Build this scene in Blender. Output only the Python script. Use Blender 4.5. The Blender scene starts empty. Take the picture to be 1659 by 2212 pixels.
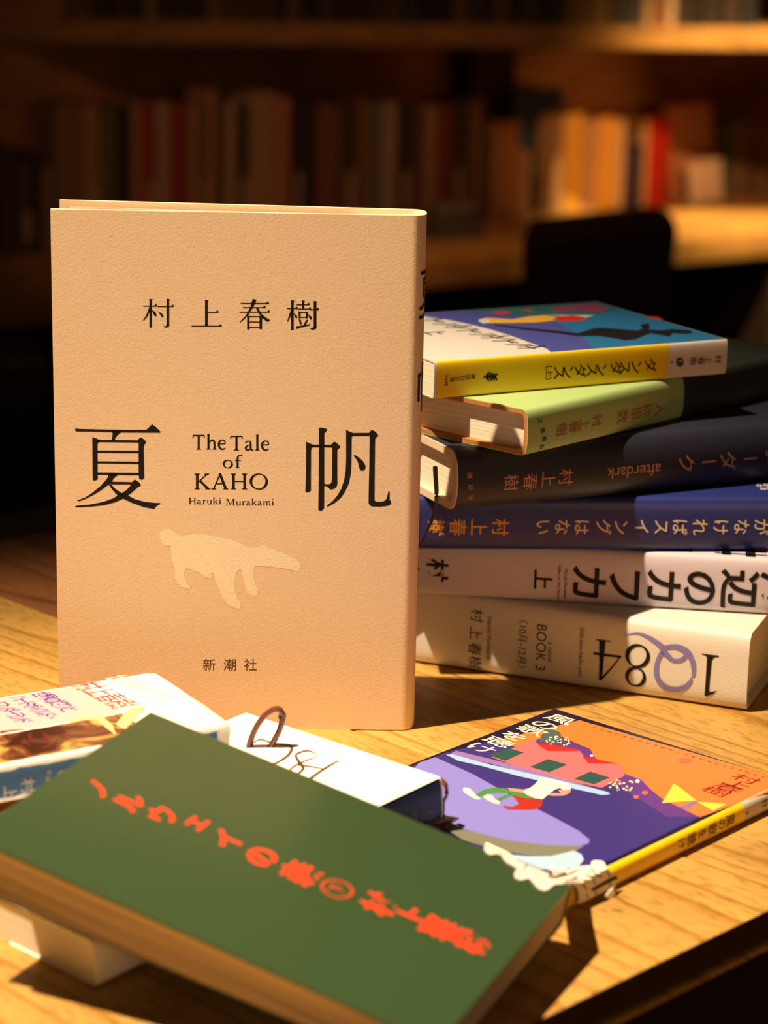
import bpy, bmesh, math, random
import numpy as np
from mathutils import Vector, Matrix
from mathutils.geometry import tessellate_polygon
SC = bpy.context.scene
COL = SC.collection
TZ = 0.80                                    # height of the table top
# ---------------------------------------------------------------- camera
F, PITCH, ROLL, EYE = 4800.0, math.radians(14.7), math.radians(1.2), 0.293
IW, IH = 1659, 2212
_fw = np.array([0, math.cos(PITCH), -math.sin(PITCH)])
_rt = np.array([1.0, 0, 0])
_dn = np.array([0, -math.sin(PITCH), -math.cos(PITCH)])
CX = math.cos(ROLL)*_rt - math.sin(ROLL)*_dn
CY = math.sin(ROLL)*_rt + math.cos(ROLL)*_dn
CC = np.array([0, 0, TZ+EYE])
cam = bpy.data.cameras.new('camera')
cam.sensor_fit = 'VERTICAL'; cam.sensor_height = 36; cam.sensor_width = 36
cam.lens = F/IH*36
cam.clip_start = .02; cam.clip_end = 50
cam.dof.use_dof = True; cam.dof.focus_distance = 0.815; cam.dof.aperture_fstop = 10.0
co = bpy.data.objects.new('camera', cam); COL.objects.link(co)
m = Matrix(((CX[0], -CY[0], -_fw[0], 0), (CX[1], -CY[1], -_fw[1], 0), (CX[2], -CY[2], -_fw[2], 0), (0, 0, 0, 1)))
m.translation = Vector(CC); co.matrix_world = m
SC.camera = co
def ray(px, py): return _fw + (px-IW/2)/F*CX + (py-IH/2)/F*CY
def onz(px, py, z=0.0):                      # point of the plane z (above the table top) seen at a pixel
    r = ray(px, py); t = (TZ+z-CC[2])/r[2]; return CC+t*r
def onplane(px, py, p0, n):
    r = ray(px, py); t = np.dot(np.asarray(p0)-CC, n)/np.dot(r, n); return CC+t*r
# ---------------------------------------------------------------- light
SC.view_settings.view_transform = 'Standard'; SC.view_settings.look = 'None'
SC.view_settings.gamma = 1; SC.view_settings.exposure = 0.0; SC.view_settings.use_curve_mapping = False
w = bpy.data.worlds.new('room_glow'); SC.world = w; w.use_nodes = True
w.node_tree.nodes['Background'].inputs[0].default_value = (1, .5, .25, 1)
w.node_tree.nodes['Background'].inputs[1].default_value = 0.017
def spot(name, pos, aim, power, size, blend, radius, color):
    l = bpy.data.lights.new(name, 'SPOT'); l.energy = power; l.spot_size = math.radians(size); l.spot_blend = blend
    l.shadow_soft_size = radius; l.color = color
    o = bpy.data.objects.new(name, l); COL.objects.link(o); o.location = pos
    o.rotation_euler = (Vector(aim)-Vector(pos)).to_track_quat('-Z', 'Y').to_euler(); return o
KEY = (1, .77, .51)
spot('ceiling_spot_over_table', (-.725, .45, TZ+1.90), (-.02, .65, TZ), 495, 25, 1.0, .016, KEY)
spot('front_fill_spot', (.75, -.85, TZ+.42), (.05, .75, TZ+.08), 13.5, 45, 1.0, .25, (1, .55, .27))  # added fill for faces turned to the camera; no lamp known there
spot('ceiling_spot_over_books', (1.05, 2.0, TZ+1.25), tuple(onz(1400, 425, -.2)), 190, 17, 1.0, .05, (1, .50, .16))
spot('ceiling_spot_over_counter', (1.0, 2.75, TZ+1.75), tuple(onz(1560, 478, -.2)), 800, 17, 1.0, .04, (1, .68, .26))
spot('ceiling_spot_on_shelf', (.9, 2.2, TZ+1.5), tuple(onz(1545, 118, .13)), 170, 6.5, 1.0, .05, (1, .66, .34))
spot('dim_row_fill_spot', (-.35, 1.75, TZ+2.1), (.02, 3.5, TZ-.08), 42, 32, 1.0, .08, (1, .45, .2))  # added fill in place of dim ambient light on the left row
spot('counter_fill_spot', (.2, 1.9, TZ+1.6), tuple(onz(1010, 560, -.2)), 55, 14, 1.0, .05, (1, .46, .14))  # added weak spot that only brightens the counter's left stretch
spot('panel_fill_spot', (1.0, 2.1, TZ+.02), (.36, 4.25, TZ-.03), 26, 11, 1.0, .05, (1, .42, .13))  # added low spot warming the panel under the shelf; no real lamp

# ---------------------------------------------------------------- helpers
def nodes(name):
    mt = bpy.data.materials.new(name); mt.use_nodes = True
    nt = mt.node_tree; b = nt.nodes['Principled BSDF']
    return mt, nt, b
def plain(name, col, rough=.6, spec=.3, bump=0, bscale=300, coat=0, var=0):
    mt, nt, b = nodes(name)
    b.inputs['Base Color'].default_value = (*col, 1); b.inputs['Roughness'].default_value = rough
    b.inputs['Specular IOR Level'].default_value = spec; b.inputs['Coat Weight'].default_value = coat
    b.inputs['Coat Roughness'].default_value = .15
    tc = nt.nodes.new('ShaderNodeTexCoord')
    if bump:
        n = nt.nodes.new('ShaderNodeTexNoise'); n.inputs['Scale'].default_value = bscale; n.inputs['Detail'].default_value = 4
        nt.links.new(tc.outputs['Object'], n.inputs['Vector'])
        bp = nt.nodes.new('ShaderNodeBump'); bp.inputs['Strength'].default_value = bump; bp.inputs['Distance'].default_value = .0004
        nt.links.new(n.outputs['Fac'], bp.inputs['Height']); nt.links.new(bp.outputs['Normal'], b.inputs['Normal'])
    if var:
        n2 = nt.nodes.new('ShaderNodeTexNoise'); n2.inputs['Scale'].default_value = 40; n2.inputs['Detail'].default_value = 3
        nt.links.new(tc.outputs['Object'], n2.inputs['Vector'])
        mx = nt.nodes.new('ShaderNodeMix'); mx.data_type = 'RGBA'
        mx.inputs[6].default_value = (*[c*(1-var) for c in col], 1); mx.inputs[7].default_value = (*[min(1, c*(1+var)) for c in col], 1)
        nt.links.new(n2.outputs['Fac'], mx.inputs[0]); nt.links.new(mx.outputs[2], b.inputs['Base Color'])
    return mt
def pages_mat(name, col, line=.75, scale=1500):
    mt, nt, b = nodes(name)
    b.inputs['Roughness'].default_value = .8; b.inputs['Specular IOR Level'].default_value = .1
    tc = nt.nodes.new('ShaderNodeTexCoord'); mp = nt.nodes.new('ShaderNodeMapping')
    mp.inputs['Scale'].default_value = (6, 6, scale)
    n = nt.nodes.new('ShaderNodeTexNoise'); n.inputs['Scale'].default_value = 1; n.inputs['Detail'].default_value = 5
    r = nt.nodes.new('ShaderNodeValToRGB'); r.color_ramp.elements[0].position = .3; r.color_ramp.elements[1].position = .6
    r.color_ramp.elements[0].color = (*[c*line for c in col], 1); r.color_ramp.elements[1].color = (*col, 1)
    bp = nt.nodes.new('ShaderNodeBump'); bp.inputs['Strength'].default_value = .5; bp.inputs['Distance'].default_value = .0003
    L = nt.links.new
    L(tc.outputs['Object'], mp.inputs['Vector']); L(mp.outputs[0], n.inputs['Vector']); L(n.outputs['Fac'], r.inputs[0])
    L(r.outputs[0], b.inputs['Base Color']); L(n.outputs['Fac'], bp.inputs['Height']); L(bp.outputs['Normal'], b.inputs['Normal'])
    return mt
def wood_mat(name, light, dark, lines=95, stretch=3.0, dirt=.35, rough=.45, spec=.35, island=.25):
    # grain runs along the object's own x axis
    mt, nt, b = nodes(name); L = nt.links.new
    b.inputs['Roughness'].default_value = rough; b.inputs['Specular IOR Level'].default_value = spec
    tc = nt.nodes.new('ShaderNodeTexCoord'); geo = nt.nodes.new('ShaderNodeNewGeometry')
    off = nt.nodes.new('ShaderNodeVectorMath'); off.operation = 'MULTIPLY_ADD'
    cmb = nt.nodes.new('ShaderNodeCombineXYZ')
    for i in range(3): L(geo.outputs['Random Per Island'], cmb.inputs[i])
    L(cmb.outputs[0], off.inputs[0]); off.inputs[1].default_value = (3.7, 5.1, 2.3); L(tc.outputs['Object'], off.inputs[2])
    mp = nt.nodes.new('ShaderNodeMapping'); mp.inputs['Scale'].default_value = (stretch, 22, 22)
    L(off.outputs[0], mp.inputs['Vector'])
    warp = nt.nodes.new('ShaderNodeTexNoise'); warp.inputs['Scale'].default_value = 1.0; warp.inputs['Detail'].default_value = 1.5
    L(mp.outputs[0], warp.inputs['Vector'])
    sep = nt.nodes.new('ShaderNodeSeparateXYZ'); L(off.outputs[0], sep.inputs[0])
    m1 = nt.nodes.new('ShaderNodeMath'); m1.operation = 'MULTIPLY_ADD'; m1.inputs[1].default_value = lines; L(sep.outputs['Y'], m1.inputs[0])
    m0 = nt.nodes.new('ShaderNodeMath'); m0.operation = 'MULTIPLY'; m0.inputs[1].default_value = 5.5; L(warp.outputs['Fac'], m0.inputs[0])
    L(m0.outputs[0], m1.inputs[2])
    fr = nt.nodes.new('ShaderNodeMath'); fr.operation = 'FRACT'; L(m1.outputs[0], fr.inputs[0])
    rp = nt.nodes.new('ShaderNodeValToRGB'); e = rp.color_ramp.elements
    e[0].position = 0; e[0].color = (*light, 1); e[1].position = 1; e[1].color = (*light, 1)
    a = e.new(.70); a.color = (*[l*.78+d*.22 for l, d in zip(light, dark)], 1)
    a = e.new(.88); a.color = (*dark, 1)
    a = e.new(.94); a.color = (*[l*.6+d*.4 for l, d in zip(light, dark)], 1)
    L(fr.outputs[0], rp.inputs[0])
    # large patches
    pt = nt.nodes.new('ShaderNodeTexNoise'); pt.inputs['Scale'].default_value = 14; pt.inputs['Detail'].default_value = 3; L(off.outputs[0], pt.inputs['Vector'])
    pm = nt.nodes.new('ShaderNodeMapRange'); pm.inputs[1].default_value = .3; pm.inputs[2].default_value = .7; pm.inputs[3].default_value = .72; pm.inputs[4].default_value = 1.12
    L(pt.outputs['Fac'], pm.inputs[0])
    # fine dark scuffs
    mp2 = nt.nodes.new('ShaderNodeMapping'); mp2.inputs['Scale'].default_value = (160, 620, 300); mp2.inputs['Rotation'].default_value = (0, 0, .12)
    L(off.outputs[0], mp2.inputs['Vector'])
    sc = nt.nodes.new('ShaderNodeTexNoise'); sc.inputs['Scale'].default_value = 1; sc.inputs['Detail'].default_value = 4; L(mp2.outputs[0], sc.inputs['Vector'])
    sm = nt.nodes.new('ShaderNodeMapRange'); sm.inputs[1].default_value = .33; sm.inputs[2].default_value = .5; sm.inputs[3].default_value = 1-dirt; sm.inputs[4].default_value = 1
    L(sc.outputs['Fac'], sm.inputs[0])
    isl = nt.nodes.new('ShaderNodeMapRange'); isl.inputs[3].default_value = 1-island; isl.inputs[4].default_value = 1; L(geo.outputs['Random Per Island'], isl.inputs[0])
    k1 = nt.nodes.new('ShaderNodeMath'); k1.operation = 'MULTIPLY'; L(pm.outputs[0], k1.inputs[0]); L(sm.outputs[0], k1.inputs[1])
    k2 = nt.nodes.new('ShaderNodeMath'); k2.operation = 'MULTIPLY'; L(k1.outputs[0], k2.inputs[0]); L(isl.outputs[0], k2.inputs[1])
    vm = nt.nodes.new('ShaderNodeVectorMath'); vm.operation = 'SCALE'; L(rp.outputs[0], vm.inputs[0]); L(k2.outputs[0], vm.inputs['Scale'])
    L(vm.outputs[0], b.inputs['Base Color'])
    bp = nt.nodes.new('ShaderNodeBump'); bp.inputs['Strength'].default_value = .35; bp.inputs['Distance'].default_value = .0004
    L(k2.outputs[0], bp.inputs['Height']); L(bp.outputs['Normal'], b.inputs['Normal'])
    return mt
def mesh_obj(name, verts, faces, mat, parent=None, smooth=True, angle=35):
    me = bpy.data.meshes.new(name); me.from_pydata([tuple(v) for v in verts], [], faces)
    bm = bmesh.new(); bm.from_mesh(me); bmesh.ops.recalc_face_normals(bm, faces=bm.faces); bm.to_mesh(me); bm.free()
    if smooth and len(me.polygons):
        me.polygons.foreach_set('use_smooth', [True]*len(me.polygons)); me.set_sharp_from_angle(angle=math.radians(angle))
    for k in (mat if isinstance(mat, (list, tuple)) else [mat]): me.materials.append(k)
    o = bpy.data.objects.new(name, me); COL.objects.link(o)
    if parent: o.parent = parent
    return o
def bm_obj(name, bm, mat, parent=None, smooth=True, angle=35):
    me = bpy.data.meshes.new(name); bm.to_mesh(me); bm.free()
    if smooth:
        me.polygons.foreach_set('use_smooth', [True]*len(me.polygons)); me.set_sharp_from_angle(angle=math.radians(angle))
    for k in (mat if isinstance(mat, (list, tuple)) else [mat]): me.materials.append(k)
    o = bpy.data.objects.new(name, me); COL.objects.link(o)
    if parent: o.parent = parent
    return o
def add_box(bm, c0, c1, bevel=0, seg=2, mi=0):
    r = bmesh.ops.create_cube(bm, size=1)
    vs = r['verts']
    for v in vs: v.co = Vector([(c0[i]+c1[i])/2 + v.co[i]*(c1[i]-c0[i]) for i in range(3)])
    fs = list({f for v in vs for f in v.link_faces})
    for f in fs: f.material_index = mi
    if bevel:
        es = list({e for v in vs for e in v.link_edges})
        bmesh.ops.bevel(bm, geom=es, offset=bevel, segments=seg, affect='EDGES', profile=.5)
def add_tube(bm, pts, r, seg=8, flat=1.0, cap=True):
    pts = [Vector(p) for p in pts]; rings = []
    for i, p in enumerate(pts):
        t = (pts[min(i+1, len(pts)-1)]-pts[max(i-1, 0)]).normalized()
        a = t.cross(Vector((0, 0, 1)))
        if a.length < 1e-4: a = t.cross(Vector((0, 1, 0)))
        a.normalize(); b = t.cross(a).normalized()
        rr = r[i] if isinstance(r, (list, tuple)) else r
        rings.append([bm.verts.new(p + a*math.cos(2*math.pi*k/seg)*rr + b*math.sin(2*math.pi*k/seg)*rr*flat) for k in range(seg)])
    for i in range(len(rings)-1):
        for k in range(seg): bm.faces.new((rings[i][k], rings[i][(k+1) % seg], rings[i+1][(k+1) % seg], rings[i+1][k]))
    if cap: bm.faces.new(rings[0][::-1]); bm.faces.new(rings[-1])
def smooth_path(P, n=8, closed=False):
    P = [np.array(p, float) for p in P]; N = len(P); out = []
    for i in range(N if closed else N-1):
        if closed: p0, p1, p2, p3 = P[(i-1) % N], P[i], P[(i+1) % N], P[(i+2) % N]
        else: p0, p1, p2, p3 = P[max(i-1, 0)], P[i], P[i+1], P[min(i+2, N-1)]
        for k in range(n):
            t = k/n
            out.append(.5*(2*p1+(p2-p0)*t+(2*p0-5*p1+4*p2-p3)*t*t+(3*p1-p0-3*p2+p3)*t**3))
    if not closed: out.append(P[-1])
    return out
def tag(o, label, cat, group=None, kind=None):
    if label: o['label'] = label
    if cat: o['category'] = cat
    if group: o['group'] = group
    if kind: o['kind'] = kind
    return o
def empty(name, loc=(0, 0, 0), M=None):
    o = bpy.data.objects.new(name, None); o.empty_display_size = .02; COL.objects.link(o)
    if M is not None: o.matrix_world = M
    else: o.location = loc
    return o
# ---- flat shapes: polygons with y up, as lists of (verts2d, triangle faces)
def poly(P):
    P = [(float(a), float(b)) for a, b in P]
    tri = tessellate_polygon([[Vector((a, b, 0)) for a, b in P]])
    return (P, [tuple(t) for t in tri])
def ribbon(path, widths, n=6, closed=False):
    Q = smooth_path([(p[0], p[1], w_) for p, w_ in zip(path, widths)], n, closed)
    N = len(Q); V = []
    for i in range(N):
        a, b = (Q[(i-1) % N], Q[(i+1) % N]) if closed else (Q[max(i-1, 0)], Q[min(i+1, N-1)])
        d = b[:2]-a[:2]; d = d/(np.linalg.norm(d)+1e-9); nn = np.array([-d[1], d[0]])
        V.append(tuple(Q[i][:2]+nn*Q[i][2]/2)); V.append(tuple(Q[i][:2]-nn*Q[i][2]/2))
    Fc = []
    for i in range(N if closed else N-1):
        j = (i+1) % N
        Fc.append((2*i, 2*i+1, 2*j+1, 2*j))
    return (V, Fc)
def ellipse(cx, cy, rx, ry, thick, thin, tilt=0):
    P = []; Wd = []
    for k in range(16):
        a = 2*math.pi*k/16
        P.append((cx+rx*math.cos(a), cy+ry*math.sin(a))); Wd.append(thin+(thick-thin)*abs(math.cos(a+tilt))**1.5)
    return ribbon(P, Wd, 3, True)
def disc(cx, cy, rx, ry=None, n=20):
    ry = ry or rx
    return poly([(cx+rx*math.cos(2*math.pi*k/n), cy+ry*math.sin(2*math.pi*k/n)) for k in range(n)])
_gc = {}
def glyph(s, offset=0.0):                    # a string of the built-in typeface: shapes in em units, centred
    k = (s, offset)
    if k in _gc: return _gc[k]
    cu = bpy.data.curves.new('glyph', 'FONT'); cu.body = s; cu.size = 1; cu.offset = offset; cu.resolution_u = 4
    o = bpy.data.objects.new('glyph', cu); COL.objects.link(o)
    bpy.context.view_layer.update()
    me = bpy.data.meshes.new_from_object(o.evaluated_get(bpy.context.evaluated_depsgraph_get()))
    V = [(v.co.x, v.co.y) for v in me.vertices]; Fc = [tuple(p.vertices) for p in me.polygons]
    bpy.data.objects.remove(o); bpy.data.curves.remove(cu); bpy.data.meshes.remove(me)
    if not V: return []
    x0, x1 = min(v[0] for v in V), max(v[0] for v in V)
    cx = .5 if (len(s) == 1 and ord(s) > 0x2000) else (x0+x1)/2
    V = [(a-cx, b-(.38 if ord(s[0]) > 0x2000 else .34)) for a, b in V]
    _gc[k] = [(V, Fc)]
    return _gc[k]
def transform(shapes, fn): return [([fn(a, b) for a, b in V], Fc) for V, Fc in shapes]
def finer(V, Fc, lim):                       # split long triangles so that lettering can follow a curved spine
    V = [tuple(v) for v in V]; T = []
    for f in Fc:
        for k in range(1, len(f)-1): T.append((f[0], f[k], f[k+1]))
    out = []; mid = {}
    while T:
        t = T.pop(); L_ = [math.hypot(V[t[i]][0]-V[t[(i+1) % 3]][0], V[t[i]][1]-V[t[(i+1) % 3]][1]) for i in range(3)]
        i = L_.index(max(L_))
        if L_[i] <= lim: out.append(t); continue
        a, b, c = t[i], t[(i+1) % 3], t[(i+2) % 3]; k = (min(a, b), max(a, b))
        if k not in mid: V.append(((V[a][0]+V[b][0])/2, (V[a][1]+V[b][1])/2)); mid[k] = len(V)-1
        m_ = mid[k]; T += [(a, m_, c), (m_, b, c)]
    return V, out
class Ink:                                   # collects flat shapes mapped onto a surface
    def __init__(s): s.V = []; s.F = []; s.lay = 0
    def add(s, shapes, mp, e, fine=None):
        if fine: shapes = [finer(V, Fc, fine) for V, Fc in shapes]
        for V, Fc in shapes:
            b = len(s.V); s.V += [mp(a, c, e) for a, c in V]; s.F += [tuple(i+b for i in f) for f in Fc]
        return s
    def build(s, name, mat, parent): return mesh_obj(name, s.V, s.F, mat, parent, smooth=False) if s.V else None
EPS = .00004
# ---------------------------------------------------------------- a book
class Book:
    """local frame: x towards the head, y from the spine to the fore edge, z out of the front cover"""
    def __init__(s, name, label, origin, xd, L, W, T, r, n, cover, page, up=(0, 0, 1), board=.0016, square=.003, group=None,
                 back_open=0.0, back_short=0.0, skew=0.0, wedge=0.0, flush_tail=False, cover_name='jacket', fan=0.0, noise=0.0):
        xd = Vector(xd).normalized(); zd = Vector(up); zd = (zd-xd*zd.dot(xd)).normalized(); yd = zd.cross(xd)
        M = Matrix(((xd.x, yd.x, zd.x, origin[0]), (xd.y, yd.y, zd.y, origin[1]), (xd.z, yd.z, zd.z, origin[2]), (0, 0, 0, 1)))
        s.M = M; s.Mi = M.inverted(); s.L, s.W, s.T = L, W, T
        s.root = empty(name, M=M); tag(s.root, label, 'book', group)
        K = 40
        def spine(inset=0):
            out = []
            for k in range(K+1):
                th = math.pi*k/K
                c_, s_ = math.cos(th), math.sin(th)
                z = T/2 + (T/2-inset)*math.copysign(abs(c_)**(2/n), c_); y = r-(r-inset)*abs(s_)**(2/n)
                out.append((y, z))
            return out                       # from (r,T) over (0,T/2) to (r,0)
        s.sp = spine()
        arc = [0]
        for a, b in zip(s.sp, s.sp[1:]): arc.append(arc[-1]+math.hypot(b[0]-a[0], b[1]-a[1]))
        s.arc = [arc[-1]/2-a for a in arc]   # positive towards the front cover
        # cover: one wrap of front board, spine and back board
        rnd = random.Random(len(name)+int(origin[0]*1e4))
        outer = [(W, T+fan)]+[(r+(W-r)*k/6, T+fan*k/6) for k in range(5, 0, -1)]+s.sp+[(r+(W-r)*k/6, -back_open*k/6) for k in range(1, 6)]+[(W-back_short, -back_open)]
        inner = [(W, T+fan-board)]+[(r+(W-r)*k/6, T-board+fan*k/6) for k in range(5, 0, -1)]+spine(board)+[(r+(W-r)*k/6, board-back_open*k/6) for k in range(1, 6)]+[(W-back_short, board-back_open)]
        loop = outer+inner[::-1]; NL = len(loop)
        nx = 2 if not noise else 60
        V = []; Fc = []
        for i in range(nx):
            x = L*i/(nx-1)
            for (y, z) in loop:
                if noise:
                    if i in (0, nx-1): x += rnd.uniform(-noise, noise)*.5
                    V.append((x, y+(rnd.uniform(-noise, noise)*.25 if y > W*.98 else 0), z))
                else: V.append((x, y, z))
        for i in range(nx-1):
            for k in range(NL):
                a = i*NL+k; b = i*NL+(k+1) % NL
                Fc.append((a, b, b+NL, a+NL))
        no = len(outer)
        for base in (0, (nx-1)*NL):
            for k in range(no-1): Fc.append((base+k, base+k+1, base+NL-2-k, base+NL-1-k))
        V = [(x-skew*(1-y/W)*x/L, y, z-wedge*(1-z/T)*x/L) for x, y, z in V]
        s.cover = mesh_obj(cover_name, V, Fc, cover, s.root)
        # page block with a hollow fore edge and a rounded back
        x0, x1 = (.0006 if flush_tail else square), L-square
        V = []; Fc = []; NZ = 14
        yb = W-square
        prof = []
        for k in range(NZ+1):
            t = k/NZ; z = board+(T-2*board)*t
            u = abs(2*t-1)
            prof.append((yb-.0028*(1-u*u) if square > .001 else yb, z+fan*t*.96))
        back = []
        for k in range(NZ, -1, -1):
            t = k/NZ; z = board+(T-2*board)*t; u = abs(2*t-1)
            back.append((board+.0004+(r-board)*(1-(1-u**n)**(1/n)), z))
        lp = prof+back; NLp = len(lp)
        for x in (x0, x1): V += [(x, y, z) for y, z in lp]
        for k in range(NLp): Fc.append((k, (k+1) % NLp, NLp+(k+1) % NLp, NLp+k))
        for base in (0, NLp):
            for k in range(NZ): Fc.append((base+k, base+k+1, base+NLp-2-k, base+NLp-1-k))
        V = [(x-skew*(1-y/W)*x/L, y, z-wedge*(1-z/T)*x/L) for x, y, z in V]
        s.pages = mesh_obj('page_block', V, Fc, page, s.root)
    def loc(s, P): return s.Mi @ Vector(P)
    def on_spine(s, px, py, y=0.0):
        p0 = s.M @ Vector((0, y, 0)); n = s.M.to_3x3() @ Vector((0, 1, 0))
        q = s.loc(onplane(px, py, p0, np.array(n))); return q.x, q.z-s.T/2
    def on_front(s, px, py):
        p0 = s.M @ Vector((0, 0, s.T)); n = s.M.to_3x3() @ Vector((0, 0, 1))
        q = s.loc(onplane(px, py, p0, np.array(n))); return q.x, q.y
    def spine_map(s, x, d, e):
        A = s.arc
        d = max(min(d, A[0]-1e-6), A[-1]+1e-6)
        for k in range(len(A)-1):
            if A[k] >= d >= A[k+1]:
                t = (A[k]-d)/(A[k]-A[k+1]+1e-12); a, b = s.sp[k], s.sp[k+1]
                y, z = a[0]+(b[0]-a[0])*t, a[1]+(b[1]-a[1])*t
                dy, dz = b[0]-a[0], b[1]-a[1]; l = math.hypot(dy, dz); ny, nz = dz/l, -dy/l
                if ny*(y-s.W/2)+nz*(z-s.T/2) < 0: ny, nz = -ny, -nz
                return (x, y+ny*e, z+nz*e)
        return (x, 0, s.T/2)
    def front_map(s, x, y, e): return (x, y, s.T+e)
    # lettering; size in metres.  'side' = head of the letter towards the head of the book, 'flip' = upside down along the spine
    def letters(s, ink, surf, items, how='side', bold=0.0, e=EPS, stretch=1.0):
        mp = s.spine_map if surf == 'spine' else s.front_map
        for text, x0, d0, size in items:
            sh = glyph(text, bold) if isinstance(text, str) else text
            if how == 'side': g = transform(sh, lambda a, b: (x0+b*size, d0-a*size*stretch))
            elif how == 'flip': g = transform(sh, lambda a, b: (x0-a*size*stretch, d0-b*size))
            elif how == 'turn': g = transform(sh, lambda a, b: (x0+a*size, d0+b*size*stretch))
            elif how == 'level': g = transform(sh, lambda a, b: (x0-b*size, d0+a*size))
            ink.add(g, mp, .00018 if surf == 'spine' else e, .0014 if surf == 'spine' else None)
    def spine_px(s, ink, chars, how='side', bold=0.0, y=0.0, stretch=1.0):     # chars: (text, px, py, pixel height)
        it = []
        for text, px, py, h in chars:
            x, d = s.on_spine(px, py, y); P = s.M @ Vector((x, y, s.T/2))
            it.append((text, x, d, h*(Vector(CC)-P).length/F))
        s.letters(ink, 'spine', it, how, bold, stretch=stretch)
    def art(s, shapes, e, name, mat, parent=None):                             # shapes given as polygons in photo pixels
        ink = Ink()
        for V, Fc in shapes: ink.add([([s.on_front(a, b) for a, b in V], Fc)], s.front_map, e)
        return ink.build(name, mat, parent or s.root)
    def art_spine(s, shapes, e, name, mat, y=0.0):
        ink = Ink()
        for V, Fc in shapes: ink.add([([s.on_spine(a, b, y) for a, b in V], Fc)], s.spine_map, e+.00014, .0014)
        return ink.build(name, mat, s.root)
def zoomed(P, ox, oy, k): return [(ox+a/k, oy+b/k) for a, b in P]

# ---------------------------------------------------------------- materials
WALLM = plain('dark_plaster', (.10, .06, .035), .9, .1, .3, 60)
FLOORM = wood_mat('dark_floor_boards', (.09, .05, .025), (.04, .02, .01), 40, 1.5, .3, .6, .2)
PINE = wood_mat('worn_golden_pine', (.62, .35, .085), (.40, .18, .028), 66, 2.6, .34, .42, .35, .12)
PINE_D = wood_mat('redder_dimmed_pine', (.24, .09, .03), (.12, .04, .012), 60, 4.5, .25, .45, .3, .1)  # redder boards, with the lamplight's fall-off also darkened into their colour
SHELFM = wood_mat('brown_shelf_wood', (.54, .29, .09), (.38, .18, .05), 50, 2.0, .2, .5, .3)
PANELM = wood_mat('brown_panel_wood', (.60, .30, .10), (.48, .22, .07), 30, 2.0, .2, .6, .2)
BLACKW = plain('near_black_chair_wood', (.045, .022, .013), .4, .4)
STEEL = plain('dark_steel', (.05, .045, .04), .35, .5)
PAPER_IN = (.035, .012, .012)
INK = plain('black_ink', (.012, .008, .006), .5, .2)
# ---------------------------------------------------------------- the setting
def slab(name, c0, c1, mat, kind='structure'):
    bm = bmesh.new(); add_box(bm, c0, c1); o = bm_obj(name, bm, mat, smooth=False)
    o['kind'] = kind; return o
slab('floor', (-4, -2.5, -.1), (4.5, 6.9, 0), FLOORM)
# ---------------------------------------------------------------- the reading table (g = along the boards, e = across them)
G = Vector((.7036, -.7106, 0)); E_ = Vector((.7106, .7036, 0))
tM = Matrix(((G.x, E_.x, 0, 0), (G.y, E_.y, 0, 0), (0, 0, 1, TZ), (0, 0, 0, 1)))
table = empty('reading_table', M=tM @ Matrix.Translation((-.62, .40, -TZ)))
tag(table, 'worn golden pine reading table of wide boards under the books', 'table')
TI = Matrix.Translation((.62, -.40, TZ))
def tpart(name, bm, mat, **k):
    bmesh.ops.transform(bm, matrix=TI, verts=bm.verts); return bm_obj(name, bm, mat, table, **k)
bm = bmesh.new()
for e0, e1 in ((-.40, -.20), (-.1995, .008), (.0085, .20), (.2005, .388), (.3885, .5497)):
    add_box(bm, (-.876, e0, -.0105), (-.3675, e1, 0), .0009)
add_box(bm, (-.640, .5502, -.0105), (-.3675, .712, -.0003), .0009)
add_box(bm, (-.640, .7125, -.0105), (-.3675, .90, -.0003), .0009)
add_box(bm, (-.640, .9005, -.0105), (-.3675, 1.20, -.0003), .0009)
bm.normal_update()
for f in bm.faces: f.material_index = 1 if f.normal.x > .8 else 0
tpart('tabletop', bm, [PINE, plain('grimy_shaded_end_grain', (.075, .032, .014), .8, .15, .5, 200, var=.4)])  # end faces: dark grimy grain, with their unlit shade put into the colour
bm = bmesh.new()
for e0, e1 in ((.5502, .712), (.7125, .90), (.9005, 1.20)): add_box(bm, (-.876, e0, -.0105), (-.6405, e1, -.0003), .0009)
o = tpart('tabletop_board', bm, PINE_D); o['label'] = 'red-brown boards at the back left of the tabletop, fading lamplight darkened into their colour'
bm = bmesh.new()
add_box(bm, (-.870, -.394, -.040), (-.3650, 1.194, -.0107), .0012, 1)
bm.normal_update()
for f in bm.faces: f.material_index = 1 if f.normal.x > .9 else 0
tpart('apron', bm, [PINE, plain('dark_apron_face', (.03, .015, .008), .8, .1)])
for ge in ((-.84, -.36), (-.41, -.36), (-.84, 1.15), (-.41, 1.15)):
    bm = bmesh.new(); add_box(bm, (ge[0]-.025, ge[1]-.025, -TZ), (ge[0]+.025, ge[1]+.025, -.0405), .003); tpart('leg', bm, PANELM)
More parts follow.
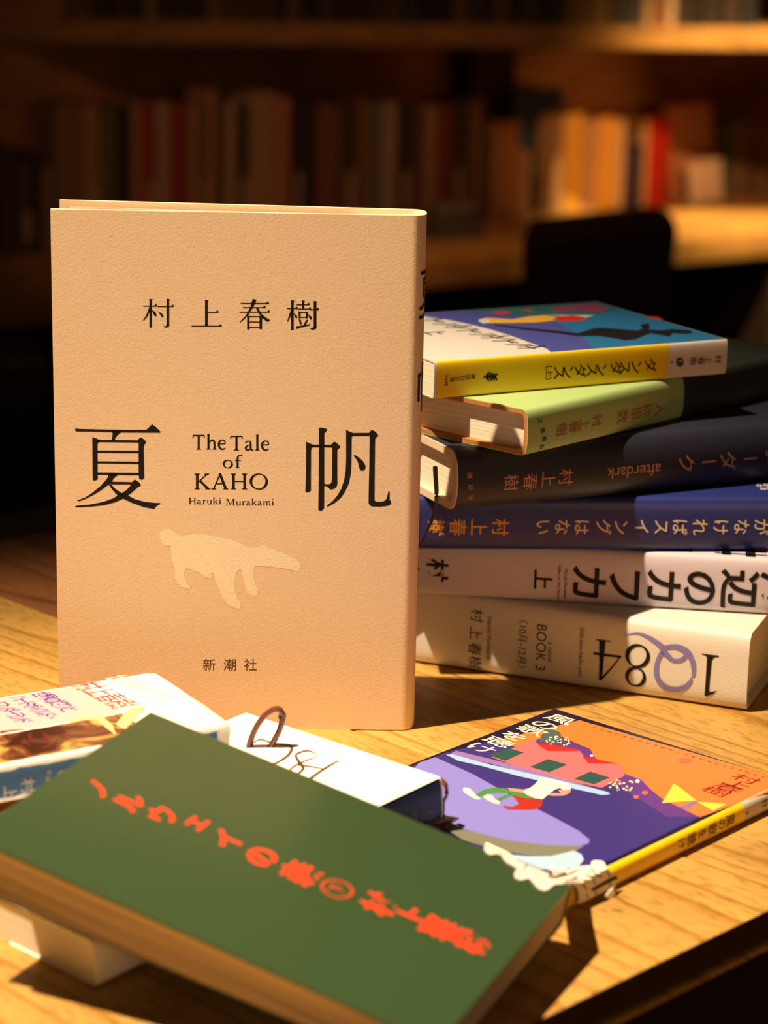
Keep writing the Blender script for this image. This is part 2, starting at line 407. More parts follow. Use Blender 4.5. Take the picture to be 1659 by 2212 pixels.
# ---------------------------------------------------------------- hand-drawn serif letters (x height 100, cap height 150)
def foot(cx, w_=30, y=0, h=9): return poly([(cx-w_/2, y), (cx+w_/2, y), (cx+w_/2, y+3), (cx+11, y+h+3), (cx-11, y+h+3), (cx-w_/2, y+3)])
def head(cx, w_=44, y=150): return poly([(cx-w_/2, y), (cx+w_/2, y), (cx+w_/2, y-4), (cx+11, y-13), (cx-11, y-13), (cx-w_/2, y-4)])
def bar(x0, y0, x1, y1): return poly([(x0, y0), (x1, y0), (x1, y1), (x0, y1)])
def stem(cx, y0, y1, w_=21): return bar(cx-w_/2, y0, cx+w_/2, y1)
SER = {
 'T': (130, [bar(8, 137, 122, 150), poly([(8, 150), (2, 118), (8, 118), (20, 140)]), poly([(122, 150), (128, 118), (122, 118), (110, 140)]), stem(65, 5, 145), foot(65, 54)]),
 'h': (100, [stem(20, 5, 158), poly([(0, 152), (30, 164), (30, 148)]), foot(20, 46), ribbon([(28, 74), (48, 92), (68, 92), (79, 72), (80, 6)], [9, 15, 19, 20, 20]), foot(80, 42)]),
 'e': (86, [bar(14, 53, 74, 63), ribbon([(74, 58), (68, 86), (42, 97), (17, 80), (11, 47), (23, 15), (50, 3), (78, 17)], [11, 14, 11, 18, 22, 20, 15, 6])]),
 'a': (88, [ribbon([(9, 76), (28, 95), (54, 88), (59, 60), (59, 18), (72, 3), (86, 9)], [17, 9, 15, 19, 19, 14, 5]), ribbon([(58, 58), (30, 50), (13, 32), (15, 12), (35, 4), (58, 22)], [7, 12, 18, 18, 13, 8])]),
 'l': (44, [stem(22, 5, 158), poly([(2, 152), (32, 166), (32, 148)]), foot(22, 46)]),
 'o': (96, [ellipse(48, 48, 38, 46, 21, 9, .3)]),
 'f': (60, [ribbon([(74, 147), (56, 156), (36, 140), (31, 110), (31, 5)], [17, 13, 16, 19, 20]), bar(6, 86, 62, 97), foot(31, 46)]),
 'K': (128, [stem(26, 5, 145), head(26), foot(26, 46), ribbon([(36, 70), (104, 144)], [10, 11]), head(104, 40), ribbon([(48, 82), (112, 8)], [20, 22]), foot(112, 44)]),
 'A': (140, [ribbon([(20, 5), (72, 150)], [11, 11]), ribbon([(68, 152), (118, 5)], [23, 23]), bar(36, 48, 94, 58), foot(20, 42), foot(118, 46)]),
 'H': (146, [stem(28, 5, 145), stem(118, 5, 145), bar(28, 70, 118, 81), head(28), foot(28, 46), head(118), foot(118, 46)]),
 'O': (150, [ellipse(75, 74, 64, 72, 22, 9, .25)]),
 'M': (180, [ribbon([(26, 5), (34, 148)], [10, 10]), ribbon([(34, 150), (88, 18)], [22, 20]), ribbon([(88, 14), (146, 150)], [10, 10]), stem(150, 5, 148), foot(26, 40), foot(150, 44), head(30, 36), head(150, 36)]),
 'u': (100, [stem(20, 30, 96, 19), poly([(2, 96), (30, 98), (30, 88)]), ribbon([(20, 40), (26, 12), (46, 3), (74, 24)], [19, 17, 14, 8]), stem(78, 5, 96, 19), poly([(60, 96), (88, 98), (88, 88)]), foot(84, 30)]),
 'r': (66, [stem(22, 5, 96, 20), poly([(2, 94), (32, 99), (32, 86)]), foot(22, 46), ribbon([(30, 72), (44, 92), (62, 88)], [9, 14, 20])]),
 'k': (98, [stem(20, 5, 158), poly([(0, 152), (30, 164), (30, 148)]), foot(20, 44), ribbon([(28, 44), (76, 94)], [9, 11]), ribbon([(42, 58), (84, 7)], [18, 20]), foot(86, 34), head(76, 32, 98)]),
 'i': (46, [stem(23, 5, 96, 20), poly([(4, 94), (33, 99), (33, 86)]), foot(23, 46), disc(22, 136, 12)]),
 'm': (150, [stem(20, 5, 96, 19), poly([(2, 94), (30, 99), (30, 86)]), foot(20, 42), ribbon([(28, 72), (46, 92), (64, 90), (74, 70), (75, 6)], [8, 14, 18, 19, 19]), foot(75, 40), ribbon([(82, 72), (100, 92), (118, 90), (128, 70), (129, 6)], [8, 14, 18, 19, 19]), foot(129, 40)]),
 ' ': (70, [])}
def serif_line(text, px0, px1, base, hpx):   # a line fitted between two pixel columns, base line and cap height in pixels
    adv = sum(SER[c][0] for c in text) + 12*(len(text)-1); kx = (px1-px0)/adv; ky = hpx/150; x = px0; out = []
    for c in text:
        out += transform(SER[c][1], lambda a, b: (x+a*kx, base-b*ky)); x += (SER[c][0]+12)*kx
    return out
# =============================================================== the standing cream hardcover
CREAM = plain('cream_textured_jacket', (.85, .64, .42), .75, .2, .2, 1500)
CREAMP = pages_mat('cream_pages', (.80, .70, .52))
r_, T_ = .006, .019
zd = Vector((.027, -.9996, 0)); yd = zd.cross(Vector((0, 0, 1)))
org = Vector((.0074, .7923, TZ)) - yd*r_ - zd*T_
main = Book('standing_book', 'cream hardcover standing upright, large black characters and pale animal on its cover',
            org, (0, 0, 1), .1945, .134, T_, r_, 2.6, CREAM, CREAMP, up=zd, board=.0022, square=.0035, back_open=.0105)
K2, K3, K4 = (140, 890, 7.213), (640, 890, 7.213), (300, 620, 4.1475)
summer = [
 [(168,250),(210,262),(740,275),(1270,278),(1310,240),(1360,190),(1420,235),(1480,290),(1490,315),(1470,322),(900,318),(400,305),(170,302),(160,280)],
 [(720,300),(745,330),(740,390),(725,450),(800,450),(780,415),(830,350),(880,315),(880,290),(720,285)],
 [(428,388),(480,408),(535,432),(540,470),(520,475),(510,500),(512,1000),(518,1040),(490,1062),(455,1070),(438,1060),(432,1000),(430,600)],
 [(500,432),(1150,440),(1150,475),(500,468)],
 [(1140,440),(1165,402),(1185,396),(1225,420),(1270,462),(1260,485),(1235,515),(1228,560),(1232,700),(1236,900),(1240,1020),(1225,1045),(1190,1055),(1160,1045),(1155,1020),(1150,900),(1150,480)],
 [(500,600),(1160,605),(1160,640),(500,635)], [(500,768),(1160,775),(1160,810),(500,802)], [(500,942),(1160,948),(1160,985),(500,978)],
 [(660,960),(680,1000),(640,1060),(560,1150),(440,1250),(320,1330),(195,1375),(200,1390),(230,1388),(330,1350),(450,1290),(570,1215),(660,1145),(690,1140),(740,1080),(760,1035),(820,985),(820,960)],
 [(700,1085),(1050,1092),(1080,1060),(1100,1055),(1140,1080),(1185,1125),(1180,1150),(1140,1170),(1060,1240),(985,1300),(930,1340),(800,1400),(620,1450),(400,1475),(170,1483),(160,1472),(180,1460),(400,1440),(600,1400),(740,1350),(830,1300),(900,1255),(960,1215),(1030,1140),(1000,1128),(720,1128)],
 [(690,1140),(720,1125),(780,1190),(880,1260),(985,1300),(1100,1360),(1250,1400),(1400,1415),(1485,1415),(1488,1432),(1430,1465),(1395,1510),(1370,1508),(1230,1480),(1060,1420),(900,1345),(820,1300),(740,1210)]]
sail = [
 [(152,460),(190,480),(260,508),(260,548),(240,555),(230,590),(228,1000),(228,1220),(200,1248),(170,1252),(145,1245),(140,1225),(148,1000),(152,600)],
 [(240,508),(560,510),(560,550),(240,548)],
 [(352,240),(400,245),(470,260),(485,278),(470,298),(438,325),(436,480),(436,1000),(434,1500),(400,1535),(370,1542),(345,1530),(342,1490),(350,1000),(352,500)],
 [(545,505),(570,480),(595,460),(640,490),(685,535),(675,560),(640,585),(638,800),(640,1120),(625,1165),(590,1195),(525,1208),(510,1185),(470,1155),(425,1148),(425,1105),(455,1125),(520,1125),(545,1105),(555,1060),(560,800),(562,560),(545,548)],
 [(775,275),(820,300),(880,325),(890,370),(866,380),(864,420),(860,800),(850,960),(820,1110),(760,1240),(690,1340),(600,1415),(495,1475),(475,1470),(478,1455),(560,1395),(640,1300),(700,1200),(745,1060),(770,900),(776,700)],
 [(860,325),(1150,325),(1150,370),(860,372)],
 [(1135,325),(1160,290),(1185,280),(1230,305),(1272,350),(1275,372),(1235,400),(1228,440),(1224,800),(1220,1200),(1218,1370),(1235,1395),(1300,1402),(1365,1390),(1400,1360),(1420,1300),(1435,1235),(1455,1235),(1455,1370),(1475,1390),(1480,1430),(1450,1450),(1400,1465),(1300,1475),(1180,1470),(1145,1455),(1125,1420),(1128,1200),(1138,800),(1142,370)],
 [(895,672),(915,670),(980,710),(1040,765),(1075,830),(1080,865),(1065,900),(1030,916),(995,905),(980,870),(965,800),(940,740),(900,695)]]
big = [poly(zoomed(P, *K2)) for P in summer] + [poly(zoomed(P, *K3)) for P in sail]
main.art(big[:11], EPS, 'title_character', INK); main.art(big[11:], EPS, 'title_character', INK)
def Hs(x0, x1, y, w_=9):                     # thin horizontal with its triangular end
    return [[(x0, y-w_/2-2), (x0+5, y-w_/2), (x1-26, y-w_/2), (x1-14, y-18), (x1-7, y-17), (x1, y+2), (x1-3, y+w_/2), (x0, y+w_/2)]]
def Vs(x, y0, y1, w_=22): return [[(x-w_/2, y0), (x+w_/2+9, y0+5), (x+w_/2, y0+16), (x+w_/2, y1-4), (x, y1), (x-w_/2, y1-2)]]
author = (Vs(105,105,365)+Hs(40,165,170)+[[(92,182),(108,190),(80,258),(43,303),(37,297),(66,250)], [(113,200),(150,225),(160,255),(148,264),(128,240)]]
 + Hs(168,315,174)+Vs(260,105,355,24)+[[(213,346),(240,352),(249,330),(272,330),(270,350),(240,366)], [(170,214),(205,235),(222,262),(208,272),(188,245)]]
 + Vs(605,115,352,25)+Hs(610,715,226)+Hs(472,745,350)
 + Hs(912,1168,147)+Hs(932,1138,184)+Hs(902,1175,224)
 + [[(1020,106),(1055,115),(1030,168),(985,242),(950,282),(905,319),(903,312),(958,255),(998,180)], [(1042,180),(1065,182),(1100,240),(1140,275),(1176,296),(1155,313),(1108,282),(1072,232)]]
 + Vs(980,256,381,21)+Vs(1092,256,378,23)+[[(970,259),(1100,261),(1100,270),(970,268)], [(975,308),(1095,309),(1095,317),(975,316)], [(975,358),(1095,359),(1095,367),(975,366)]]
 + Vs(1375,118,386,23)+Hs(1328,1425,192)+[[(1362,200),(1376,205),(1350,285),(1330,312),(1328,306),(1345,255)], [(1383,228),(1415,255),(1421,278),(1400,274)]]
 + Vs(1470,118,196,19)+Hs(1412,1532,158)+Hs(1425,1545,197)
 + [[(1430,216),(1450,222),(1448,280),(1432,283)], [(1496,218),(1518,226),(1512,282),(1496,280)], [(1440,222),(1505,223),(1505,232),(1440,231)], [(1440,266),(1505,267),(1505,276),(1440,275)],
    [(1430,286),(1450,292),(1460,332),(1444,337)], [(1500,290),(1516,297),(1492,342),(1478,336)], [(1404,352),(1450,346),(1500,338),(1535,330),(1530,343),(1440,366),(1410,376)]]
 + Vs(1578,125,372,25)+[[(1528,363),(1555,370),(1566,350),(1590,350),(1585,374),(1550,386)], [(1518,244),(1545,264),(1551,287),(1537,292),(1523,270)]]+Hs(1530,1615,203))
main.art([poly(zoomed(P, *K4)) for P in author], EPS, 'author_lettering', INK)
eng = serif_line('The', 415, 489, 971, 32)+serif_line('Tale', 496, 583, 973, 32)+serif_line('of', 481, 520, 1011, 27)+serif_line('KAHO', 419, 579, 1057, 34)
eng += serif_line('Haruki', 407, 478, 1089, 14)+serif_line('Murakami', 487, 592, 1091.5, 14)
main.art(eng, EPS, 'english_title_lettering', INK)
bear = [(150,108),(180,103),(210,105),(245,125),(290,160),(335,178),(400,162),(480,152),(600,162),(750,190),(880,230),(960,270),(1020,292),(1100,285),(1125,270),(1150,262),(1172,270),(1190,292),(1290,322),(1400,370),(1480,415),(1515,440),(1520,480),(1505,520),(1480,525),(1400,505),(1250,485),(1150,475),(1060,472),(1052,520),(1055,600),(1070,660),(1095,720),(1088,760),(1070,778),(1020,760),(990,740),(960,640),(925,505),(900,505),(870,560),(860,640),(865,720),(890,800),(920,840),(915,895),(900,905),(840,885),(790,860),(740,780),(690,670),(650,550),(625,540),(638,585),(615,600),(550,580),(515,540),(440,515),(385,490),(365,520),(360,570),(375,630),(410,680),(415,708),(330,682),(270,600),(265,500),(235,400),(228,320),(225,272),(190,275),(140,250),(115,200),(115,140)]
o = main.art([poly(zoomed(bear, 320, 1120, 4.608))], EPS, 'animal_silhouette', plain('pale_cream_print', (.95, .80, .56), .75, .2, .2, 1500))
o['label'] = 'pale four-legged animal silhouette printed on the cover'
ink = Ink()
for ch, px in (('新', 452), ('潮', 497), ('社', 541)):
    x, y = main.on_front(px, 1436); main.letters(ink, 'front', [(ch, x, y, 30*.82/F)])
ink.build('publisher_lettering', plain('brown_ink', (.10, .04, .02), .6, .2), main.root)
ink = Ink()
A0 = main.arc[0]
for ch, x, sz in (('夏', .1655, .022), ('帆', .1285, .022)): main.letters(ink, 'spine', [(ch, x, .0000, sz*.82)], 'level' if 0 else 'turn')
ink.V = []; ink.F = []
def spine_upright(bk, ink, text, x, sz, off=0.0):    # upright letter on the spine of a standing book
    for V, Fc in glyph(text): ink.add([([(x+b*sz, off+(-a*sz if 0 else -a*sz)) for a, b in V], Fc)], lambda a, b, e: bk.spine_map(a, b, e), .00018, .0014)
for ch, x, sz in (('夏', .166, .020), ('帆', .1315, .020), ('T', .1105, .006), ('K', .1005, .008), ('村', .0785, .006), ('上', .0705, .006), ('春', .0625, .006), ('樹', .0545, .006), ('新', .014, .0035), ('潮', .0105, .0035), ('社', .007, .0035)):
    spine_upright(main, ink, ch, x, sz)
ink.build('spine_lettering', INK, main.root)
# end papers and the loose first leaf just inside the opened back board
bm = bmesh.new()
yv = [main.W-.004-(main.W-.03)*k/8 for k in range(9)]
for zz in (0, 1):
    pass
V = []; Fc = []
for k, y in enumerate(yv):
    zz = -main.T*0+.0030-.0085*((y-.03)/(main.W-.03))
    for x in (.004, .1925): V += [(x, y, zz), (x, y, zz+.0006)]
for k in range(8):
    a = 4*k; b = a+4
    Fc += [(a, b, b+2, a+2), (a+1, a+3, b+3, b+1), (a+2, b+2, b+3, a+3), (a, a+1, b+1, b)]
Fc += [(0, 2, 3, 1), (32, 33, 35, 34)]
bm.free()
mesh_obj('jacket_flap', V, Fc, CREAM, main.root)

# =============================================================== the stack on the right
WHITEP = pages_mat('ivory_pages', (.84, .76, .60))
def P0(x, y, z): return Vector((x, y, TZ+z))
zs = (0, .0318, .0552, .0776, .1022, .1200)
GRP = 'books in the stack behind the standing book'
# --- 1: white hardcover with numerals
EMB = plain('embossed_white_jacket', (.70, .66, .58), .45, .35, .4, 1900)
R = onz(1610, 1539, 0); Lp = onz(901, 1434, 0); xd = Vector(R-Lp).normalized()
b1 = Book('hardcover_book', 'white hardcover with black numerals and a purple curl on its spine', Vector(R)-xd*.188, xd, .188, .130, .0316, .006, 4.0, EMB, WHITEP)
one = [(1045,1408),(1110,1418),(1210,1430),(1205,1440),(1165,1445),(1145,1470),(1135,1560),(1125,1660),(1118,1750),(1128,1765),(1195,1752),(1150,1785),(1085,1808),(1073,1800),(1083,1700),(1093,1550),(1100,1450),(1088,1428),(1048,1415)]
four = [[(108,1285),(168,1292),(158,1400),(143,1560),(133,1640),(118,1662),(103,1652),(110,1500)], [(82,1277),(215,1296),(213,1305),(82,1289)], [(58,1397),(310,1432),(315,1442),(305,1452),(55,1421)]]
K6 = (1269, 1080, 4.254)
num = [poly(zoomed(one, *K6))]+[poly(zoomed(P, *K6)) for P in four]
def zr(path, wd, closed=False, n=6): return ribbon(zoomed(path, *K6), [a/K6[2] for a in wd], n, closed)
num += [zr([(300,1442),(230,1535),(118,1655)], [12,15,20])]
num += [transform([ellipse(462, 1432, 97, 98, 40, 13, -.5)], lambda a, b: zoomed([(a, b)], *K6)[0])[0], transform([ellipse(443, 1626, 80, 84, 36, 13, -.5)], lambda a, b: zoomed([(a, b)], *K6)[0])[0]]
for part_ in (num[:1], num[1:5], num[5:]): b1.art_spine(part_, EPS, 'numeral', INK)
q = [zr([(340,1243),(420,1228),(480,1230),(560,1262),(650,1320),(700,1370)], [4,14,22,36,46,60]),
     zr([(690,1368),(740,1352),(830,1352),(920,1400),(965,1480),(978,1560),(972,1625)], [50,42,50,56,50,42,30]),
     zr([(690,1390),(740,1430),(780,1468),(840,1476),(890,1450),(905,1410)], [56,48,36,36,40,36]),
     zr([(690,1395),(655,1460),(635,1540),(640,1620),(680,1690),(750,1735),(830,1740),(900,1715),(945,1670),(958,1630)], [46,40,46,50,50,52,50,46,36,14])]
b1.art_spine(q, EPS*1.6, 'purple_curl', plain('purple_print', (.22, .19, .46), .5, .3))
ink = Ink()
for ch, px, py in (('村', 1031, 1330), ('上', 1028, 1368), ('春', 1026, 1402), ('樹', 1026, 1432)):
    b1.spine_px(ink, [(ch, px, py, 32)])
ink.build('author_lettering', plain('dark_author_print', (.05, .03, .025), .5, .3), b1.root); ink = Ink()
for t, px, py, h in (('(Haruki Murakami)', 1057, 1378, 14), ('BOOK 3', 1169, 1399, 32), ('〈10月-12月〉', 1129, 1392, 23), ('a novel', 1189, 1408, 17), ('(ichi-kew-hachi-yon)', 1256, 1410, 15)):
    b1.spine_px(ink, [(t, px, py, h)], stretch=.92)
ink.build('spine_lettering', plain('dark_brown_print', (.05, .03, .025), .5, .3), b1.root)
# --- 2: white with heavy black characters
LAV = plain('pale_lilac_jacket', (.60, .54, .61), .45, .4)
z = zs[1]; Lp = onz(905, 1285, z); R = onz(1659, 1330, z); xd = Vector(R-Lp).normalized()
b2 = Book('hardcover_book', 'pale lilac hardcover with heavy black spine characters, under the deep blue book', Vector(R)+xd*.013-xd*.188, xd, .188, .130, .0230, .004, 3.2, LAV, WHITEP)
ink = Ink()
for ch, px, py, h in (('カ', 1273, 1260, 84), ('フ', 1352, 1265, 84), ('カ', 1434, 1268, 84), ('の', 1514, 1272, 84), ('辺', 1598, 1274, 86), ('海', 1682, 1278, 86), ('村', 945, 1232, 50), ('上', 1173, 1252, 44), ('春', 882, 1228, 50)):
    b2.spine_px(ink, [(ch, px, py, h)], bold=.022, stretch=1.05)
ink.build('title_lettering', INK, b2.root); ink = Ink()
b2.spine_px(ink, [('Haruki Murakami', 1222, 1262, 10), ('Kafka on the Shore', 1208, 1258, 10)])
ink.build('spine_lettering', INK, b2.root)
ink = Ink()
for px0, px1, y0, y1 in ((1335, 1358, .005, .022), (1420, 1496, .0052, .009), (1560, 1580, .004, .03), (1545, 1660, .010, .013), (1612, 1634, .003, .03), (1545, 1660, .0055, .0072)):
    xa = b2.on_spine(px0, 1195)[0]; xb = b2.on_spine(px1, 1195)[0]
    ink.add([poly([(xa, y0), (xb, y0), (xb, y1), (xa, y1)])], b2.front_map, EPS)
ink.build('cover_lettering', INK, b2.root)
# --- 3: deep blue
BLUE = plain('deep_blue_jacket', (.018, .028, .17), .38, .5)
z = zs[2]; Lp = onz(905, 1190, z); R = onz(1659, 1192, z); xd = Vector(R-Lp).normalized()
b3 = Book('hardcover_book', 'deep blue hardcover with orange and cream characters on its spine', Vector(R)+xd*.026-xd*.178, xd, .178, .130, .0220, .004, 3.0, BLUE, WHITEP)
ink = Ink()
for ch, px in (('村', 1081), ('上', 1034), ('春', 989), ('樹', 942)): b3.spine_px(ink, [(ch, px, 1139, 39)], bold=.012)
o = ink.build('author_lettering', plain('orange_print', (.75, .36, .05), .5, .3), b3.root)
ink = Ink()
for ch, px in zip('いなはグンイスばれけなが味意', (1173, 1215, 1257, 1304, 1342, 1387, 1429, 1469, 1512, 1557, 1602, 1645, 1735, 1690)):
    b3.spine_px(ink, [(ch, px, 1138, 37)], bold=.008)
ink.build('title_lettering', plain('cream_print', (.72, .58, .42), .5, .3), b3.root)
ink = Ink()
for px, py in ((1640, 1049), (1648, 1056), (1655, 1048), (1661, 1055)):
    ink.add(transform([ellipse(*b3.on_front(px, py), .0008, .0014, .0006, .0004)], lambda a, b: (a, b)), b3.front_map, EPS)
ink.build('flower_print', plain('white_print', (.8, .74, .66), .5, .3), b3.root)
def wrap(bk, x0, x1, e0, e1, mat, name):
    prof = [('f', bk.W-(bk.W-bk.sp[0][0])*k/3) for k in range(3)]+[('s', a) for a in bk.arc]+[('b', bk.sp[0][0]+(bk.W-bk.sp[0][0])*k/3) for k in range(1, 4)]
    def pt(p, x, e):
        if p[0] == 'f': return (x, p[1], bk.T+e)
        if p[0] == 'b': return (x, p[1], -e)
        return bk.spine_map(x, p[1], e)
    loop = [pt(p, 0, e1) for p in prof]+[pt(p, 0, e0) for p in prof[::-1]]; N = len(loop)
    V = [(x, y, z) for x in (x0, x1) for _, y, z in loop]
    Fc = [(k, (k+1) % N, N+(k+1) % N, N+k) for k in range(N)]
    n = len(prof)
    for b in (0, N):
        for k in range(n-1): Fc.append((b+k, b+k+1, b+N-2-k, b+N-1-k))
    return mesh_obj(name, V, Fc, mat, bk.root)
# --- 4: near-black, round spine
DARK = plain('blackish_blue_jacket', (.020, .021, .040), .42, .45)
z = zs[3]; Lp = onz(985, 1108, z); R = onz(1659, 1042, z); xd = Vector(R-Lp).normalized()
b4 = Book('hardcover_book', 'near-black hardcover with copper lettering on a rounded spine, under the light green book', Vector(Lp), xd, .188, .130, .0238, .007, 2.3, plain('cream_board', (.70, .54, .38), .7, .2), WHITEP, board=.0030, cover_name='cover_board')
wrap(b4, .0006, b4.L, .00002, .0003, DARK, 'jacket')
_m4 = b4.spine_map
b4.spine_map = lambda x, d, e: _m4(x, d, e+(.0003 if e > .0001 else 0))
COPPER = plain('copper_foil_print', (.50, .25, .16), .45, .5)
ink = Ink()
for ch, px, py in (('村', 1222, 1030), ('上', 1184, 1034), ('春', 1145, 1040), ('樹', 1104, 1042)): b4.spine_px(ink, [(ch, px, py, 38)])
for ch, px, py in (('講', 1014, 1027), ('談', 1016, 1052), ('社', 1018, 1075)): b4.spine_px(ink, [(ch, px, py, 14)])
ink.build('author_lettering', COPPER, b4.root); ink = Ink()
b4.spine_px(ink, [('afterdark', 1368, 1018, 36)], 'flip')
b4.spine_px(ink, [('ク', 1482, 1001, 46), ('ダ', 1572, 995, 46), ('タ', 1668, 985, 46)])
for px, py in ((1530, 997), (1620, 990)): b4.spine_px(ink, [(glyph('ー'), px, py, 42)], 'turn')
ink.build('spine_lettering', COPPER, b4.root)
bm = bmesh.new()
wp = [onplane(a, b, Lp+np.array([0, d, 0]), np.array([0, -1., 0])) for a, b, d in ((940, 1008, .004), (941, 1030, .001), (943, 1060, -.001), (942, 1085, -.001), (938, 1110, -.001), (930, 1130, -.002), (918, 1160, -.002), (911, 1178, -.002))]
add_tube(bm, [b4.Mi @ Vector(p) for p in smooth_path(wp, 4)], .0009, 6, .6)
o = bm_obj('ribbon_marker', bm, plain('grey_ribbon', (.10, .085, .075), .7, .2), b4.root); o['label'] = 'thin grey ribbon marker hanging from the pages'
# --- 5: green and dark jacket over brown boards
BOARD = plain('rust_brown_board', (.42, .17, .055), .8, .15, .6, 900)
LIME = plain('light_green_jacket', (.36, .50, .19), .5, .35)
FOREST = plain('dark_picture_jacket', (.03, .035, .03), .3, .5, var=.7)
z = zs[4]; Lp = onz(1137, 985, z); R = onz(1470, 905, z); xd = Vector(R-Lp).normalized()
b5 = Book('hardcover_book', 'light green hardcover with rust boards, under the yellow-spined paperback', Vector(Lp), xd, .188, .130, .0172, .0035, 3.0, BOARD, WHITEP, cover_name='cover_board')
xb = b5.on_spine(1476, 860)[0]
wrap(b5, 0, xb, .00002, .0003, LIME, 'jacket')
o = wrap(b5, xb, b5.L, .00002, .0003, FOREST, 'jacket_picture'); o['label'] = 'dark picture on the far end of the green jacket'
ink = Ink()
for ch, px, py, h in (('人', 1425, 883, 34), ('称', 1395, 886, 34), ('単', 1372, 893, 34), ('数', 1343, 900, 34), ('村', 1288, 908, 30), ('上', 1262, 916, 30), ('春', 1240, 922, 30), ('樹', 1212, 928, 30)):
    x, d = b5.on_spine(px, py); ink.add(transform(glyph(ch), lambda a, b: (x+b*h*.84/F*1.35, d-a*h*.84/F)), lambda a, b, e: b5.spine_map(a, b, e), .00048, .0014)
ink.build('spine_lettering', plain('rust_print', (.36, .13, .05), .5, .3), b5.root)
ink = Ink()
for ch, px, py in (('文', 1165, 909), ('藝', 1171, 930), ('春', 1174, 948), ('秋', 1171, 966)):
    x, d = b5.on_spine(px, py); h = 14
    ink.add(transform(glyph(ch), lambda a, b: (x+b*h*.82/F*1.2, d-a*h*.82/F)), lambda a, b, e: b5.spine_map(a, b, e), .00048, .0014)
ink.build('publisher_lettering', INK, b5.root)
# --- 6: yellow-spined paperback on top
COVW = plain('glossy_white_cover', (.68, .63, .58), .25, .5)
z = zs[5]; Lp = onz(937, 862, z); R = onz(1568, 808, z); xd = Vector(R-Lp).normalized(); L6 = (Vector(R)-Vector(Lp)).length
b6 = Book('paperback_book', 'yellow-spined paperback with a blue picture cover lying on top of the stack', Vector(Lp), xd, L6, .100, .0143, .0016, 4.0, COVW, WHITEP, board=.0005, square=.0002, cover_name='cover')
def spine_band(bk, x0, x1, name, mat, e=.00004):
    N = len(bk.arc); V = []; Fc = []
    for a in bk.arc: V += [bk.spine_map(x0, a, e), bk.spine_map(x1, a, e)]
    for k in range(N-1): Fc.append((2*k, 2*k+1, 2*k+3, 2*k+2))
    return mesh_obj(name, V, Fc, mat, bk.root)
YEL = plain('yellow_spine_print', (.86, .58, .015), .35, .45)
xs = b6.on_spine(1444, 770)[0]
spine_band(b6, .0012, xs, 'yellow_spine', YEL)
LILAC = plain('blue_violet_print', (.07, .08, .33), .25, .5); SKY = plain('cyan_blue_print', (.022, .17, .38), .22, .5)
def cover_art(bk, pts, e, name, mat):
    ink = Ink(); ink.add([poly([(x*bk.L, y*bk.W) for x, y in P]) for P in pts], bk.front_map, e); return ink.build(name, mat, bk.root)
KD = (880, 620, 2.1297)
def art6(pts, e, name, mat): return b6.art([poly(zoomed(P, *KD)) if not isinstance(P, tuple) else P for P in pts], e, name, mat)
def bxy(bk, x, y): return (x*bk.L, y*bk.W)
cover_art(b6, [[(.003, .015), (.997, .015), (.997, .997), (.003, .997)]], EPS*.5, 'violet_panel', LILAC)
xv = [b6.on_front(*zoomed([p], *KD)[0]) for p in ((851, 287), (848, 272), (800, 226), (740, 190), (680, 163), (610, 138))]
ink = Ink(); ink.add([poly([(xv[0][0], .0014)]+xv[1:]+[(xv[-1][0]-.02, .0997), (b6.L-.0003, .0997), (b6.L-.0003, .0014)])], b6.front_map, EPS); ink.build('blue_panel', SKY, b6.root)
xw = [b6.on_front(*zoomed([p], *KD)[0]) for p in ((655, 299), (640, 284), (580, 262), (480, 226), (390, 198), (300, 175), (190, 152), (80, 135))]
ink = Ink(); ink.add([poly([(.0003, .0014), (xw[0][0], .0014)]+xw[1:]+[(.0003, xw[-1][1]+.004)])], b6.front_map, EPS*1.2); ink.build('title_panel', COVW, b6.root)
cover_art(b6, [[(.62, .80), (.50, .995), (.995, .995), (.995, .80), (.86, .70), (.74, .74)]], EPS*1.5, 'dark_leaf_print', plain('dark_green_print', (.03, .12, .13), .3, .5))
art6([[(650, 100), (760, 88), (860, 82), (930, 98), (880, 112), (760, 106), (690, 112)]], EPS*2, 'magenta_print', plain('magenta_print', (.30, .03, .12), .3, .5))
art6([[(330, 150), (365, 142), (480, 150), (560, 136), (640, 130), (690, 140), (680, 154), (600, 163), (480, 166), (380, 166)]], EPS*2, 'yellow_figure_print', plain('yellow_print', (.75, .42, .04), .3, .5))
art6([[(325, 156), (338, 148), (372, 150), (382, 165), (345, 169)], [(640, 128), (720, 130), (862, 131), (825, 140), (740, 137)]], EPS*2.6, 'white_figure_print', COVW)
art6([[(668, 150), (700, 135), (760, 131), (815, 139), (822, 152), (760, 158), (700, 158)], [(380, 118), (430, 112), (480, 118), (440, 129)], [(510, 108), (560, 104), (582, 112)], [(1100, 137), (1150, 138), (1178, 150), (1120, 145)]], EPS*3, 'red_figure_print', plain('red_print', (.55, .03, .02), .3, .5))
art6([[(780, 215), (860, 190), (900, 188), (1060, 201), (1082, 190), (1070, 176), (1105, 166), (1116, 180), (1110, 196), (1160, 200), (1220, 194), (1300, 200), (1312, 213), (1280, 217), (1222, 213), (1206, 229), (1170, 223), (1120, 213), (1085, 226), (1050, 241), (1000, 246), (950, 236), (880, 226), (800, 227)],
      ribbon(zoomed([(400, 175), (560, 195), (690, 208), (790, 221)], *KD), [2, 4, 5, 6], 4)], EPS*3, 'black_figure_print', plain('black_print', (.012, .012, .014), .3, .5))
ink = Ink(); tx = 'ダンスダンスダンス'
